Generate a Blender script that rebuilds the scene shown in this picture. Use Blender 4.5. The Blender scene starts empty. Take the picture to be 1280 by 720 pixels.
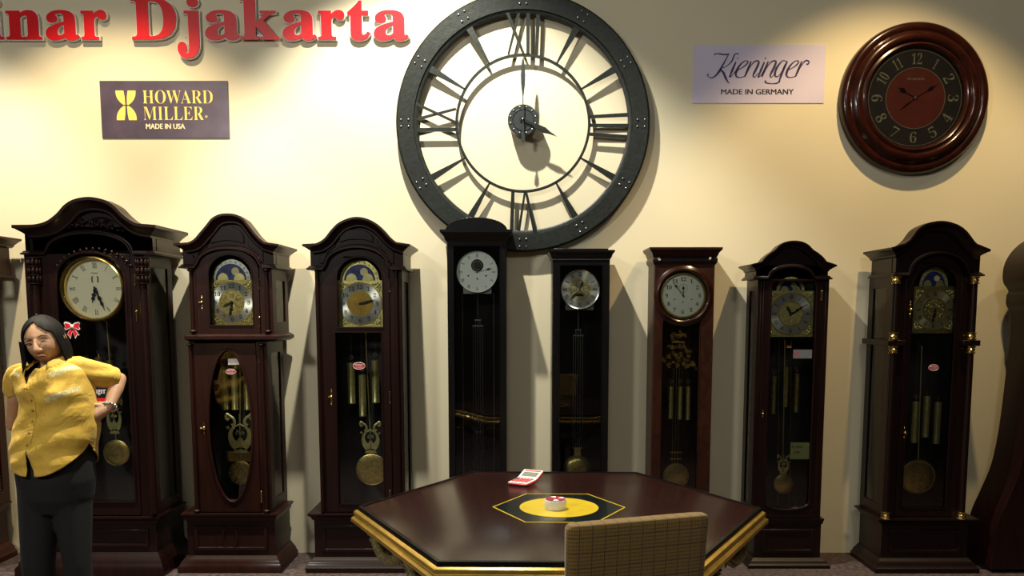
import bpy, math, random
from math import sin, cos, pi, radians, sqrt, atan2
from mathutils import Vector, Matrix, noise
from mathutils.geometry import tessellate_polygon

random.seed(7)
SC = bpy.context.scene
COL = SC.collection

# ------------------------------------------------------------------ camera
FOC, CX, PPY, EYE = 980.0, 650.0, 488.0, 1.52
TILT = math.atan(.1)
cam_data = bpy.data.cameras.new('camera')
cam_data.sensor_width = 36.0
cam_data.lens = FOC / 1280 * 36.0
cam_data.shift_x = -(CX - 640) / 1280
cam_data.shift_y = (PPY - 360) / 1280
cam = bpy.data.objects.new('camera', cam_data)
COL.objects.link(cam)
cam.location = (0, 0, EYE)
cam.rotation_euler = (pi / 2 - TILT, 0, 0)
SC.camera = cam

# ------------------------------------------------------------------ world, light, exposure
SC.view_settings.view_transform = 'Standard'
SC.view_settings.look = 'None'
SC.view_settings.exposure = 0.2
SC.view_settings.gamma = 1.0
SC.view_settings.use_curve_mapping = False
world = bpy.data.worlds.new('world')
SC.world = world
world.use_nodes = True
world.node_tree.nodes['Background'].inputs[0].default_value = (.5, .55, .6, 1)
world.node_tree.nodes['Background'].inputs[1].default_value = .02

WALL_Y, CEIL, ROOM_X, REAR_Y = 4.85, 4.6, 5.2, -3.6


def spot(name, loc, target, watts, color, angle, blend, size=.035):
    ld = bpy.data.lights.new(name, 'SPOT')
    ld.energy = watts
    ld.color = color
    ld.spot_size = radians(angle)
    ld.spot_blend = blend
    ld.shadow_soft_size = size
    o = bpy.data.objects.new(name, ld)
    COL.objects.link(o)
    o.location = loc
    o.rotation_euler = (Vector(target) - Vector(loc)).to_track_quat('-Z', 'Y').to_euler()
    return o


def area(name, loc, target, watts, color, sx, sy):
    ld = bpy.data.lights.new(name, 'AREA')
    ld.energy = watts
    ld.color = color
    ld.shape = 'RECTANGLE'
    ld.size = sx
    ld.size_y = sy
    o = bpy.data.objects.new(name, ld)
    COL.objects.link(o)
    o.location = loc
    o.rotation_euler = (Vector(target) - Vector(loc)).to_track_quat('-Z', 'Y').to_euler()
    return o


WARM, NEUT, ORNG = (1, .80, .50), (1, .96, .80), (1, .72, .35)
for sx, tx, watts, colour, cone in ((-2.45, -2.3, 480, WARM, 75), (-3.75, -3.6, 400, NEUT, 74), (-.70, -.30, 700, NEUT, 88), (2.15, 2.2, 300, ORNG, 80), (3.9, 3.8, 80, WARM, 76)):
    spot('wall_washer_spot', (sx, 3.65, 4.5), (tx, 4.25, 0), watts, colour, cone, .45)
area('front_panel_light', (-3.0, -.4, 3.6), (-.4, 4.6, 1.3), 70, (1, .98, .88), .5, .5)
area('ceiling_panel_light', (1.6, .4, 4.5), (1.3, 3.4, .6), 30, (1, .97, .84), .6, .6)
area('ceiling_panel_light', (-.4, -1.4, 4.5), (-.4, -.6, 0), 24, (.95, 1, .95), .7, .7)


# pixel of the photograph -> point on the upright plane at distance Y
def P(px, py, Y):
    c, s = cos(TILT), sin(TILT)
    u, v = (px - CX) / FOC, -(py - PPY) / FOC
    d = Vector((u, c + v * s, -s + v * c))
    t = Y / d.y
    return Vector((d.x * t, Y, EYE + d.z * t))


def X(px, py, Y): return P(px, py, Y).x
def Z(py, Y): return P(650, py, Y).z


# ------------------------------------------------------------------ materials
def newmat(name):
    m = bpy.data.materials.new(name)
    m.use_nodes = True
    nt = m.node_tree
    return m, nt, nt.nodes['Principled BSDF']


def setp(b, **k):
    names = dict(color='Base Color', rough='Roughness', metal='Metallic', coat='Coat Weight', coat_rough='Coat Roughness',
                 spec='Specular IOR Level', aniso='Anisotropic', sheen='Sheen Weight', sss='Subsurface Weight')
    for a, v in k.items():
        i = b.inputs[names[a]]
        i.default_value = (*v, 1) if a == 'color' else v


def plain(name, color, rough=.5, noise_amt=.12, nscale=30, bump=0, **k):
    """a base colour gently mottled by noise"""
    m, nt, b = newmat(name)
    setp(b, rough=rough, **k)
    tc = nt.nodes.new('ShaderNodeTexCoord')
    n = nt.nodes.new('ShaderNodeTexNoise')
    n.inputs['Scale'].default_value = nscale
    n.inputs['Detail'].default_value = 4
    nt.links.new(tc.outputs['Object'], n.inputs['Vector'])
    r = nt.nodes.new('ShaderNodeValToRGB')
    r.color_ramp.elements[0].position = .3
    r.color_ramp.elements[1].position = .7
    r.color_ramp.elements[0].color = (*[c * (1 - noise_amt) for c in color], 1)
    r.color_ramp.elements[1].color = (*[min(1, c * (1 + noise_amt)) for c in color], 1)
    nt.links.new(n.outputs['Fac'], r.inputs['Fac'])
    nt.links.new(r.outputs['Color'], b.inputs['Base Color'])
    if bump:
        bn = nt.nodes.new('ShaderNodeBump')
        bn.inputs['Strength'].default_value = bump
        bn.inputs['Distance'].default_value = .002
        nt.links.new(n.outputs['Fac'], bn.inputs['Height'])
        nt.links.new(bn.outputs['Normal'], b.inputs['Normal'])
    return m


def wood(name, c1, c2, rough=.3, coat=.35, scale=(14, 14, 1.1), coat_rough=.12, cf=.28):
    m, nt, b = newmat(name)
    setp(b, rough=rough + .09 * (cf < .5), coat=coat * cf, coat_rough=coat_rough, spec=.22)
    tc = nt.nodes.new('ShaderNodeTexCoord')
    mp = nt.nodes.new('ShaderNodeMapping')
    mp.inputs['Scale'].default_value = scale
    nt.links.new(tc.outputs['Object'], mp.inputs['Vector'])
    n = nt.nodes.new('ShaderNodeTexNoise')
    n.inputs['Scale'].default_value = 2.2
    n.inputs['Detail'].default_value = 8
    n.inputs['Roughness'].default_value = .6
    n.inputs['Distortion'].default_value = .8
    nt.links.new(mp.outputs['Vector'], n.inputs['Vector'])
    r = nt.nodes.new('ShaderNodeValToRGB')
    r.color_ramp.elements[0].position = .32
    r.color_ramp.elements[1].position = .7
    r.color_ramp.elements[0].color = (*c1, 1)
    r.color_ramp.elements[1].color = (*c2, 1)
    nt.links.new(n.outputs['Fac'], r.inputs['Fac'])
    nt.links.new(r.outputs['Color'], b.inputs['Base Color'])
    bn = nt.nodes.new('ShaderNodeBump')
    bn.inputs['Strength'].default_value = .08
    bn.inputs['Distance'].default_value = .001
    nt.links.new(n.outputs['Fac'], bn.inputs['Height'])
    nt.links.new(bn.outputs['Normal'], b.inputs['Normal'])
    return m


def brushed(name, color, rough=.28, aniso=.85):
    """metal brushed in circles about the plate's own axis"""
    m, nt, b = newmat(name)
    setp(b, color=color, rough=rough, metal=.8, aniso=aniso)
    tg = nt.nodes.new('ShaderNodeTangent')
    tg.direction_type = 'RADIAL'
    tg.axis = 'Y'
    nt.links.new(tg.outputs['Tangent'], b.inputs['Tangent'])
    return m


def glass_mat(name, tint=(1, 1, 1), ior=1.5, rough=.0):
    m = bpy.data.materials.new(name)
    m.use_nodes = True
    nt = m.node_tree
    nt.nodes.clear()
    out = nt.nodes.new('ShaderNodeOutputMaterial')
    mix = nt.nodes.new('ShaderNodeMixShader')
    tr = nt.nodes.new('ShaderNodeBsdfTransparent')
    tr.inputs[0].default_value = (*tint, 1)
    gl = nt.nodes.new('ShaderNodeBsdfGlossy')
    gl.inputs['Roughness'].default_value = rough
    fr = nt.nodes.new('ShaderNodeFresnel')
    fr.inputs['IOR'].default_value = ior
    nt.links.new(fr.outputs[0], mix.inputs[0])
    nt.links.new(tr.outputs[0], mix.inputs[1])
    nt.links.new(gl.outputs[0], mix.inputs[2])
    nt.links.new(mix.outputs[0], out.inputs['Surface'])
    return m


M = {}
M['mahogany'] = wood('dark_mahogany', (.0065, .0017, .0015), (.013, .003, .0023), rough=.3, coat=.5)
M['cherry'] = wood('cherry_wood', (.011, .0027, .0018), (.023, .0052, .0033), rough=.33, coat=.35)
M['redwood'] = wood('red_cherry_wood', (.026, .0052, .003), (.055, .011, .0055), rough=.33, coat=.35)
M['blackwood'] = wood('black_cherry_wood', (.004, .0013, .0012), (.009, .0025, .002), rough=.3, coat=.5)
M['ebony'] = wood('ebony_lacquer', (.003, .003, .0035), (.006, .005, .006), rough=.22, coat=.5)
M['burl'] = wood('burl_walnut', (.012, .0036, .002), (.034, .010, .0045), rough=.33, coat=.4, scale=(9, 9, 5))
M['interior'] = plain('dark_case_lining', (.010, .008, .008), .6)
M['tabletop'] = wood('dark_polished_tabletop', (.014, .0045, .004), (.024, .007, .006), rough=.25, coat=.8, coat_rough=.16, scale=(1.5, 6, 6), cf=.5)
M['gold_edge'] = plain('gilded_moulding', (.62, .40, .09), .3, .15, 18, metal=.75)
M['gilt_carving'] = plain('tarnished_gilt', (.36, .30, .15), .42, .4, 60, .4, metal=.6)
M['brass'] = plain('polished_brass', (.80, .58, .20), .2, .08, 40, metal=1.0)
M['old_brass'] = plain('antique_brass', (.56, .44, .15), .32, .3, 60, .2, metal=.85)
M['green_brass'] = plain('pale_brass', (.72, .66, .28), .33, .15, 50, metal=.75)
M['brass_plate'] = plain('embossed_brass', (.74, .64, .24), .36, .35, 160, .8, metal=.7)
M['silver_ring'] = brushed('brushed_silver', (.84, .83, .76))
M['brass_brushed'] = brushed('brushed_brass', (.72, .64, .34), .3)
M['chrome'] = plain('chrome_metal', (.75, .75, .74), .18, .04, metal=1.0)
M['steel'] = plain('satin_steel', (.55, .55, .52), .3, .06, metal=1.0)
M['cream'] = plain('cream_dial_enamel', (.92, .88, .66), .4, .02, 8)
M['white_dial'] = plain('white_dial_enamel', (.74, .79, .75), .4, .02, 8)
M['ivory_dial'] = plain('ivory_dial_enamel', (.76, .78, .68), .4, .02, 8)
M['ink'] = plain('black_ink', (.006, .006, .007), .4, .05)
M['glass'] = glass_mat('clear_glass', (.97, .98, .97))
M['side_glass'] = glass_mat('case_side_glass', (.75, .8, .78))
M['iron'] = plain('hammered_dark_iron', (.013, .0155, .0135), .42, .35, 55, .5, metal=.3, spec=.4)
M['iron_hub'] = plain('grey_iron_hub', (.028, .034, .035), .4, .15, 60, metal=.3)
M['rivet'] = plain('rivet_steel', (.35, .36, .35), .3, .1, metal=.9)
M['red_letter'] = plain('red_acrylic', (.72, .012, .018), .28, .04, coat=.5)
M['letter_edge'] = plain('clear_acrylic_edge', (.78, .76, .74), .3, .04)
M['black_panel'] = plain('aubergine_sign_vinyl', (.062, .042, .072), .38, .25, 9, .3)
M['yellow_print'] = plain('yellow_print', (.86, .62, .13), .5, .04)
M['cream_print'] = plain('cream_print', (.85, .74, .5), .5, .04)
M['lilac_panel'] = plain('lilac_sign_paper', (.60, .54, .72), .55, .03, 6)
M['navy_print'] = plain('navy_print', (.020, .008, .09), .5, .05)
M['moon_blue'] = plain('moon_dial_blue', (.022, .035, .19), .35, .6, 30)
M['moon_disc'] = plain('moon_disc_paint', (.75, .66, .35), .4, .1)
M['red_paint'] = plain('oxblood_dial_paint', (.42, .068, .028), .5, .12, 14)
M['brown_dial'] = plain('dark_brown_dial', (.090, .056, .034), .5, .15, 14)
M['gold_ink'] = plain('old_gold_ink', (.82, .68, .34), .45, .15)
M['dark_hand'] = plain('dark_brown_hand', (.02, .006, .004), .4, .05)
M['rim_wood'] = wood('rosewood_rim', (.012, .0028, .002), (.028, .006, .003), rough=.24, coat=.8, coat_rough=.1, scale=(5, 5, 5), cf=.6)
M['white_plastic'] = plain('white_plastic', (.80, .78, .76), .35, .03)
M['red_plastic'] = plain('red_plastic', (.62, .015, .03), .3, .04)
M['lcd'] = plain('grey_display', (.16, .18, .15), .25, .05)
M['paper'] = plain('white_paper', (.72, .68, .68), .6, .05)
M['note_paper'] = plain('yellow_green_note_paper', (.46, .50, .20), .6, .06)
M['table_gold'] = plain('gold_leaf_inlay', (.62, .45, .022), .3, .1, 20, coat=.4)
M['table_black'] = plain('black_inlay', (.006, .010, .012), .2, .05, coat=.5)
M['skin'] = plain('skin', (.52, .29, .165), .5, .08, 25, sss=.08)
M['hair'] = plain('black_hair', (.003, .0025, .0023), .62, .3, 80, spec=.2)
M['lips'] = plain('lips', (.28, .09, .06), .5, .05)
M['eye'] = plain('eye_dark', (.02, .012, .01), .25, .05)
M['brow'] = plain('brow_hair', (.05, .03, .02), .7, .1)
M['trousers'] = plain('charcoal_trouser_cloth', (.007, .007, .008), .85, .2, 60, .3)
M['shoe'] = plain('black_leather', (.012, .011, .011), .4, .1)
M['lace'] = plain('pale_lace', (.72, .62, .30), .8, .3, 160, .6)
M['button'] = plain('amber_button', (.55, .33, .06), .35, .05)
M['leg_wood'] = wood('black_chair_wood', (.012, .006, .004), (.02, .01, .007))


def shirt_mat():
    m, nt, b = newmat('yellow_cotton')
    setp(b, rough=.75, sheen=.15)
    tc = nt.nodes.new('ShaderNodeTexCoord')
    n = nt.nodes.new('ShaderNodeTexNoise')
    n.inputs['Scale'].default_value = 26
    n.inputs['Detail'].default_value = 6
    nt.links.new(tc.outputs['Object'], n.inputs['Vector'])
    r = nt.nodes.new('ShaderNodeValToRGB')
    r.color_ramp.elements[0].color = (.58, .33, .03, 1)
    r.color_ramp.elements[1].color = (.80, .53, .075, 1)
    nt.links.new(n.outputs['Fac'], r.inputs['Fac'])
    nt.links.new(r.outputs['Color'], b.inputs['Base Color'])
    n2 = nt.nodes.new('ShaderNodeTexNoise')
    n2.inputs['Scale'].default_value = 9
    n2.inputs['Detail'].default_value = 3
    n2.inputs['Distortion'].default_value = 1.5
    nt.links.new(tc.outputs['Object'], n2.inputs['Vector'])
    bn = nt.nodes.new('ShaderNodeBump')
    bn.inputs['Strength'].default_value = .5
    bn.inputs['Distance'].default_value = .02
    nt.links.new(n2.outputs['Fac'], bn.inputs['Height'])
    nt.links.new(bn.outputs['Normal'], b.inputs['Normal'])
    return m


M['shirt'] = shirt_mat()


def fabric_mat():
    """ochre upholstery: fine horizontal ribs and thin dark upright threads"""
    m, nt, b = newmat('ochre_checked_upholstery')
    setp(b, rough=.85, sheen=.2)
    L = nt.links.new
    tc = nt.nodes.new('ShaderNodeTexCoord')
    sp = nt.nodes.new('ShaderNodeSeparateXYZ')
    L(tc.outputs['Object'], sp.inputs[0])

    def math_(op, a, bv=None, c=None):
        n = nt.nodes.new('ShaderNodeMath')
        n.operation = op
        for i, v in enumerate((a, bv, c)):
            if v is None: continue
            if hasattr(v, 'name'): L(v, n.inputs[i])
            else: n.inputs[i].default_value = v
        return n.outputs[0]

    def band(src, period, width):
        f = math_('FRACT', math_('DIVIDE', src, period))
        return math_('LESS_THAN', f, width)
    v1 = band(sp.outputs['X'], .0365, .09)
    h1 = band(sp.outputs['Z'], .0105, .35)
    v2 = band(sp.outputs['X'], .0061, .35)
    h2 = band(sp.outputs['Z'], .042, .12)
    n = nt.nodes.new('ShaderNodeTexNoise')
    n.inputs['Scale'].default_value = 120
    L(tc.outputs['Object'], n.inputs['Vector'])
    t = math_('ADD', math_('MULTIPLY', h1, .38), math_('MULTIPLY', v2, .2))
    t = math_('ADD', t, math_('MULTIPLY', h2, .2))
    t = math_('ADD', t, math_('MULTIPLY', n.outputs['Fac'], .3))
    t = math_('MAXIMUM', t, math_('MULTIPLY', v1, .82))
    r = nt.nodes.new('ShaderNodeValToRGB')
    r.color_ramp.elements[0].position = .05
    r.color_ramp.elements[0].color = (.23, .130, .022, 1)
    r.color_ramp.elements[1].position = 1
    r.color_ramp.elements[1].color = (.045, .024, .006, 1)
    L(t, r.inputs['Fac'])
    L(r.outputs['Color'], b.inputs['Base Color'])
    bn = nt.nodes.new('ShaderNodeBump')
    bn.invert = True
    bn.inputs['Strength'].default_value = .5
    bn.inputs['Distance'].default_value = .002
    L(t, bn.inputs['Height'])
    L(bn.outputs['Normal'], b.inputs['Normal'])
    return m


M['fabric'] = fabric_mat()


def floor_mat():
    m, nt, b = newmat('speckled_dark_carpet')
    setp(b, rough=.8)
    tc = nt.nodes.new('ShaderNodeTexCoord')
    n = nt.nodes.new('ShaderNodeTexNoise')
    n.inputs['Scale'].default_value = 38
    n.inputs['Detail'].default_value = 8
    nt.links.new(tc.outputs['Object'], n.inputs['Vector'])
    r = nt.nodes.new('ShaderNodeValToRGB')
    r.color_ramp.elements[0].position = .35
    r.color_ramp.elements[1].position = .68
    r.color_ramp.elements[0].color = (.022, .013, .012, 1)
    r.color_ramp.elements[1].color = (.09, .058, .056, 1)
    nt.links.new(n.outputs['Fac'], r.inputs['Fac'])
    nt.links.new(r.outputs['Color'], b.inputs['Base Color'])
    return m


M['floor'] = floor_mat()
M['wall'] = plain('cream_wall_paint', (.67, .60, .43), .6, .025, 1.6, .05)
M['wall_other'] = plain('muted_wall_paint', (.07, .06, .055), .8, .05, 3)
M['ceiling'] = plain('ceiling_paint', (.16, .155, .14), .9, .04, 3)


# ------------------------------------------------------------------ mesh builder
OFF = {}


class MB:
    def __init__(self):
        self.v, self.f = [], []

    def add(self, vs, fs):
        o = len(self.v)
        self.v += [Vector(p) for p in vs]
        self.f += [tuple(i + o for i in q) for q in fs]

    def box(self, x0, x1, y0, y1, z0, z1):
        self.add([(x0, y0, z0), (x1, y0, z0), (x1, y1, z0), (x0, y1, z0), (x0, y0, z1), (x1, y0, z1), (x1, y1, z1), (x0, y1, z1)],
                 [(0, 3, 2, 1), (4, 5, 6, 7), (0, 1, 5, 4), (1, 2, 6, 5), (2, 3, 7, 6), (3, 0, 4, 7)])

    def plate(self, outer, holes=(), t0=0, t1=.01, plane='xz'):
        """flat outline with holes, given thickness; plane xz: through y, yz: through x, xy: through z"""
        def m(p, t):
            return (p[0], t, p[1]) if plane == 'xz' else ((t, p[0], p[1]) if plane == 'yz' else (p[0], p[1], t))

        def area2(l): return sum(l[i][0] * l[(i + 1) % len(l)][1] - l[(i + 1) % len(l)][0] * l[i][1] for i in range(len(l)))
        loops = [list(outer)] + [list(h) for h in holes]
        if area2(loops[0]) < 0: loops[0].reverse()
        for h in loops[1:]:
            if area2(h) > 0: h.reverse()
        flat = [p for l in loops for p in l]
        tris = tessellate_polygon([[Vector((p[0], p[1], 0)) for p in l] for l in loops])
        n = len(flat)
        vs = [m(p, t0) for p in flat] + [m(p, t1) for p in flat]
        fs = []
        for a, b_, c in tris:
            A = (flat[b_][0] - flat[a][0]) * (flat[c][1] - flat[a][1]) - (flat[c][0] - flat[a][0]) * (flat[b_][1] - flat[a][1])
            if A < 0: b_, c = c, b_
            # orientation: for xz, ccw in (x,z) faces -y
            if plane == 'xz':
                fs += [(a, b_, c), (a + n, c + n, b_ + n)] if t0 < t1 else [(a, c, b_), (a + n, b_ + n, c + n)]
            else:
                fs += [(a, c, b_), (a + n, b_ + n, c + n)] if t0 < t1 else [(a, b_, c), (a + n, c + n, b_ + n)]
        k = 0
        for l in loops:
            L = len(l)
            for i in range(L):
                a, b_ = k + i, k + (i + 1) % L
                fwd = (plane == 'xz') == (t0 < t1)
                fs.append((a, a + n, b_ + n, b_) if fwd else (a, b_, b_ + n, a + n))
            k += L
        self.add(vs, fs)

    def rings(self, rings, cap=True, closed=True):
        """loft a list of equal-length rings"""
        n = len(rings[0])
        vs = [p for r in rings for p in r]
        fs = []
        for j in range(len(rings) - 1):
            for i in range(n if closed else n - 1):
                a, b_ = j * n + i, j * n + (i + 1) % n
                fs.append((a, b_, b_ + n, a + n))
        if cap:
            fs.append(tuple(range(n - 1, -1, -1)))
            fs.append(tuple(range((len(rings) - 1) * n, len(rings) * n)))
        self.add(vs, fs)

    def tube(self, path, r, n=8, cap=True, up=None, flat=1.0):
        """round tube along a path; r number or list; flat squashes it along y"""
        path = [Vector(p) for p in path]
        N = len(path)
        rs = r if isinstance(r, (list, tuple)) else [r] * N
        prev = None
        R = []
        for i, p in enumerate(path):
            t = (path[min(i + 1, N - 1)] - path[max(i - 1, 0)])
            t = t.normalized() if t.length > 1e-9 else Vector((0, 0, 1))
            ref = prev if prev is not None else (Vector((0, 1, 0)) if abs(t.y) < .9 else Vector((1, 0, 0)))
            a = (ref - t * ref.dot(t)).normalized()
            b_ = t.cross(a)
            prev = a
            ring = []
            for k in range(n):
                th = 2 * pi * k / n
                d = (a * cos(th) + b_ * sin(th)) * rs[i]
                d.y *= flat
                ring.append(p + d)
            R.append(ring)
        self.rings(R, cap)

    def capsule(self, path, rs, n=12):
        """tube with rounded ends"""
        path = [Vector(p) for p in path]
        d0 = (path[0] - path[1]).normalized()
        d1 = (path[-1] - path[-2]).normalized()
        pre = [(path[0] + d0 * rs[0] * q, rs[0] * sqrt(max(0, 1 - q * q))) for q in (.995, .9, .7, .4)]
        post = [(path[-1] + d1 * rs[-1] * q, rs[-1] * sqrt(max(0, 1 - q * q))) for q in (.4, .7, .9, .995)]
        self.tube([p for p, _ in pre] + path + [p for p, _ in post], [a for _, a in pre] + list(rs) + [a for _, a in post], n)

    def lathe(self, prof, c, axis='z', n=24, cap=False):
        """prof: (radius, distance along the axis)"""
        c = Vector(c)
        R = []
        for r, t in prof:
            ring = []
            for k in range(n):
                th = 2 * pi * k / n
                if axis == 'z': ring.append(c + Vector((r * cos(th), r * sin(th), t)))
                elif axis == 'y': ring.append(c + Vector((r * cos(th), t, r * sin(th))))
                else: ring.append(c + Vector((t, r * cos(th), r * sin(th))))
            R.append(ring)
        self.rings(R, cap)

    def ball(self, c, r, sy=1.0, sz=1.0, sx=1.0, n=10):
        c = Vector(c)
        R = []
        for j in range(n + 1):
            ph = -pi / 2 + pi * j / n
            rr = max(cos(ph), .001)
            R.append([c + Vector((r * sx * rr * cos(2 * pi * k / (n * 2)), r * sy * rr * sin(2 * pi * k / (n * 2)), r * sz * sin(ph))) for k in range(n * 2)])
        self.rings(R, True)

    def sweep(self, frames, prof):
        """frames: (pos, out, up); prof: closed list of (o, u)"""
        R = [[Vector(p) + Vector(o) * a + Vector(u) * b_ for a, b_ in prof] for p, o, u in frames]
        self.rings(R, True)

    def build(self, name, mat, parent=None, label=None, bevel=0, angle=40, mods=None, mats=None, matfn=None):
        off = OFF.get(parent.name, Vector((0, 0, 0))) if parent else Vector((0, 0, 0))
        me = bpy.data.meshes.new(name)
        me.from_pydata([tuple(p - off) for p in self.v], [], self.f)
        for mt in (mats or [mat]): me.materials.append(mt)
        import bmesh
        bm = bmesh.new()
        bm.from_mesh(me)
        bmesh.ops.recalc_face_normals(bm, faces=bm.faces)
        bm.to_mesh(me)
        bm.free()
        me.polygons.foreach_set('use_smooth', [True] * len(me.polygons))
        me.set_sharp_from_angle(angle=radians(angle))
        if matfn:
            for p in me.polygons: p.material_index = matfn(p.center + off, p.normal)
        me.update()
        o = bpy.data.objects.new(name, me)
        COL.objects.link(o)
        if parent:
            o.parent = parent
            OFF[o.name] = off
        if label: o['label'] = label
        if bevel:
            bv = o.modifiers.new('bevel', 'BEVEL')
            bv.width = bevel
            bv.segments = 2
            bv.limit_method = 'ANGLE'
            bv.angle_limit = radians(50)
        return o


def thing(name, label, cat, loc, group=None):
    o = bpy.data.objects.new(name, None)
    COL.objects.link(o)
    o.empty_display_size = .1
    o.location = loc
    OFF[o.name] = Vector(loc)
    o['label'] = label
    o['category'] = cat
    if group: o['group'] = group
    return o


def tag(o, label, cat, group=None):
    o['label'] = label
    o['category'] = cat
    if group: o['group'] = group
    return o


def structure(o):
    o['kind'] = 'structure'
    return o


def recenter(o):
    """move a single-mesh thing's origin to the middle of its foot"""
    me = o.data
    xs = [v.co for v in me.vertices]
    c = Vector(((min(p.x for p in xs) + max(p.x for p in xs)) / 2, (min(p.y for p in xs) + max(p.y for p in xs)) / 2, min(p.z for p in xs)))
    for v in me.vertices: v.co -= c
    o.location = c
    return o


# ------------------------------------------------------------------ lettering
_GL = {}


def math_chars(s, style):
    up, lo, dg = {'serif': (0x1D400, 0x1D41A, 0x1D7CE)}.get(style, (None, None, None))
    if up is None: return s
    r = ''
    for ch in s:
        if 'A' <= ch <= 'Z': r += chr(up + ord(ch) - 65)
        elif 'a' <= ch <= 'z': r += chr(lo + ord(ch) - 97)
        elif ch.isdigit(): r += chr(dg + int(ch))
        else: r += ch
    return r


def glyph(s, style='serif', fat=0.0, space=1.0):
    key = (s, style, fat, space)
    if key in _GL: return _GL[key]
    cu = bpy.data.curves.new('lettering', 'FONT')
    cu.body = math_chars(s, style)
    cu.size = 1
    cu.offset = fat
    cu.space_character = space
    cu.resolution_u = 4
    o = bpy.data.objects.new('lettering', cu)
    COL.objects.link(o)
    dg = bpy.context.evaluated_depsgraph_get()
    me = bpy.data.meshes.new_from_object(o.evaluated_get(dg))
    vs = [(v.co.x, v.co.y) for v in me.vertices]
    fs = [tuple(p.vertices) for p in me.polygons]
    edge = {}
    for f in fs:
        for i in range(len(f)):
            a, b_ = f[i], f[(i + 1) % len(f)]
            edge[(a, b_)] = 1
    border = [(a, b_) for (a, b_) in edge if (b_, a) not in edge]
    bpy.data.objects.remove(o)
    bpy.data.curves.remove(cu)
    bpy.data.meshes.remove(me)
    xs = [v[0] for v in vs] or [0]
    ys = [v[1] for v in vs] or [0]
    _GL[key] = (vs, fs, border, (min(xs), max(xs), min(ys), max(ys)))
    return _GL[key]


def write(b, s, cx, cz, y, h, w=None, rot=0, style='serif', fat=0.0, thick=0.0, space=1.0, skew=0):
    """flat lettering centred at (cx, cz) on the upright plane y, facing -y; h, w: size of its box"""
    vs, fs, border, (x0, x1, y0, y1) = glyph(s, style, fat, space)
    sz = h / (y1 - y0)
    sx = w / (x1 - x0) if w else sz
    c, sn = cos(rot), sin(rot)

    def tr(p):
        a = (p[0] - (x0 + x1) / 2) * sx
        e = (p[1] - (y0 + y1) / 2) * sz
        a += e * skew
        return (cx + a * c - e * sn, cz + a * sn + e * c)
    q = [tr(p) for p in vs]
    b.add([(p[0], y, p[1]) for p in q], fs)
    if thick:
        n = len(q)
        b.add([(p[0], y, p[1]) for p in q] + [(p[0], y + thick, p[1]) for p in q], [(a, a + n, e + n, e) for a, e in border] + [tuple(i + n for i in reversed(f)) for f in fs])


def catmull(pts, k=6):
    """smooth curve through the points"""
    pts = [Vector(p) for p in pts]
    out = []
    n = len(pts)
    for i in range(n - 1):
        p0, p1, p2, p3 = pts[max(i - 1, 0)], pts[i], pts[i + 1], pts[min(i + 2, n - 1)]
        for j in range(k):
            t = j / k
            out.append(.5 * ((2 * p1) + (p2 - p0) * t + (2 * p0 - 5 * p1 + 4 * p2 - p3) * t * t + (3 * p1 - p0 - 3 * p2 + p3) * t ** 3))
    out.append(pts[-1])
    return out


def ellipse(cx, cz, rx, rz, n=36):
    return [(cx + rx * cos(2 * pi * i / n), cz + rz * sin(2 * pi * i / n)) for i in range(n)]


def arch_rect(xl, xr, z0, zs, zt, n=18, bow=0):
    """opening with a half-elliptic head; bow: the sill dips by that much"""
    cx, rx = (xl + xr) / 2, (xr - xl) / 2
    pts = [(xl, z0), (xr, z0)] if not bow else [(cx - rx * cos(pi * i / 12), z0 - bow * sin(pi * i / 12)) for i in range(13)]
    pts += [(cx + rx * cos(pi * i / n), zs + (zt - zs) * sin(pi * i / n)) for i in range(n + 1)]
    return pts

# ------------------------------------------------------------------ room
def plane_obj(name, pts, mat):
    b = MB()
    b.add(pts, [(0, 1, 2, 3)])
    me_o = b.build(name, mat)
    return structure(me_o)


RX, RY, WY = ROOM_X, REAR_Y, WALL_Y
b = MB(); b.box(-RX, RX, RY, WY, -.1, 0); structure(b.build('floor', M['floor']))
b = MB(); b.box(-RX - .1, RX + .1, WY, WY + .1, -.1, CEIL + .1); structure(b.build('wall_back', M['wall']))
b = MB(); b.box(-RX - .1, -RX, RY, WY, -.1, CEIL + .1); structure(b.build('wall_left', M['wall_other']))
b = MB(); b.box(RX, RX + .1, RY, WY, -.1, CEIL + .1); structure(b.build('wall_right', M['wall_other']))
b = MB(); b.box(-RX - .1, RX + .1, RY - .1, RY, -.1, CEIL + .1); structure(b.build('wall_rear', M['wall_other']))
b = MB(); b.box(-RX, RX, RY, WY, CEIL, CEIL + .1); structure(b.build('ceiling', M['ceiling']))


# ------------------------------------------------------------------ clock components
def u_mould(b, xl, xr, B, D, prof):
    """moulding round front and both sides; prof: (out, z) from bottom to top, filled solid"""
    R = []
    for o, z in prof:
        R.append([(xl - o, D, z), (xl - o, B - o, z), (xr + o, B - o, z), (xr + o, D, z)])
    b.rings(R, cap=True, closed=True)


def steps(z0, z1, o_bottom, o_top, kind='cove'):
    """moulding profile between two heights"""
    h = z1 - z0
    if kind == 'foot':      # wide below, narrowing upward
        return [(o_bottom, z0), (o_bottom, z0 + h * .35), (o_bottom * .75, z0 + h * .5), (o_bottom * .7, z0 + h * .62), (o_bottom * .3, z0 + h * .85), (o_top, z0 + h)]
    if kind == 'crown':     # narrow below, wide above
        return [(o_bottom, z0), (o_bottom + (o_top - o_bottom) * .25, z0 + h * .2), (o_bottom + (o_top - o_bottom) * .4, z0 + h * .45),
                (o_bottom + (o_top - o_bottom) * .8, z0 + h * .68), (o_top, z0 + h * .78), (o_top, z0 + h)]
    return [(o_bottom, z0), (o_top, z0 + h * .3), (o_top, z0 + h * .7), (o_bottom, z0 + h)]


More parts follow.
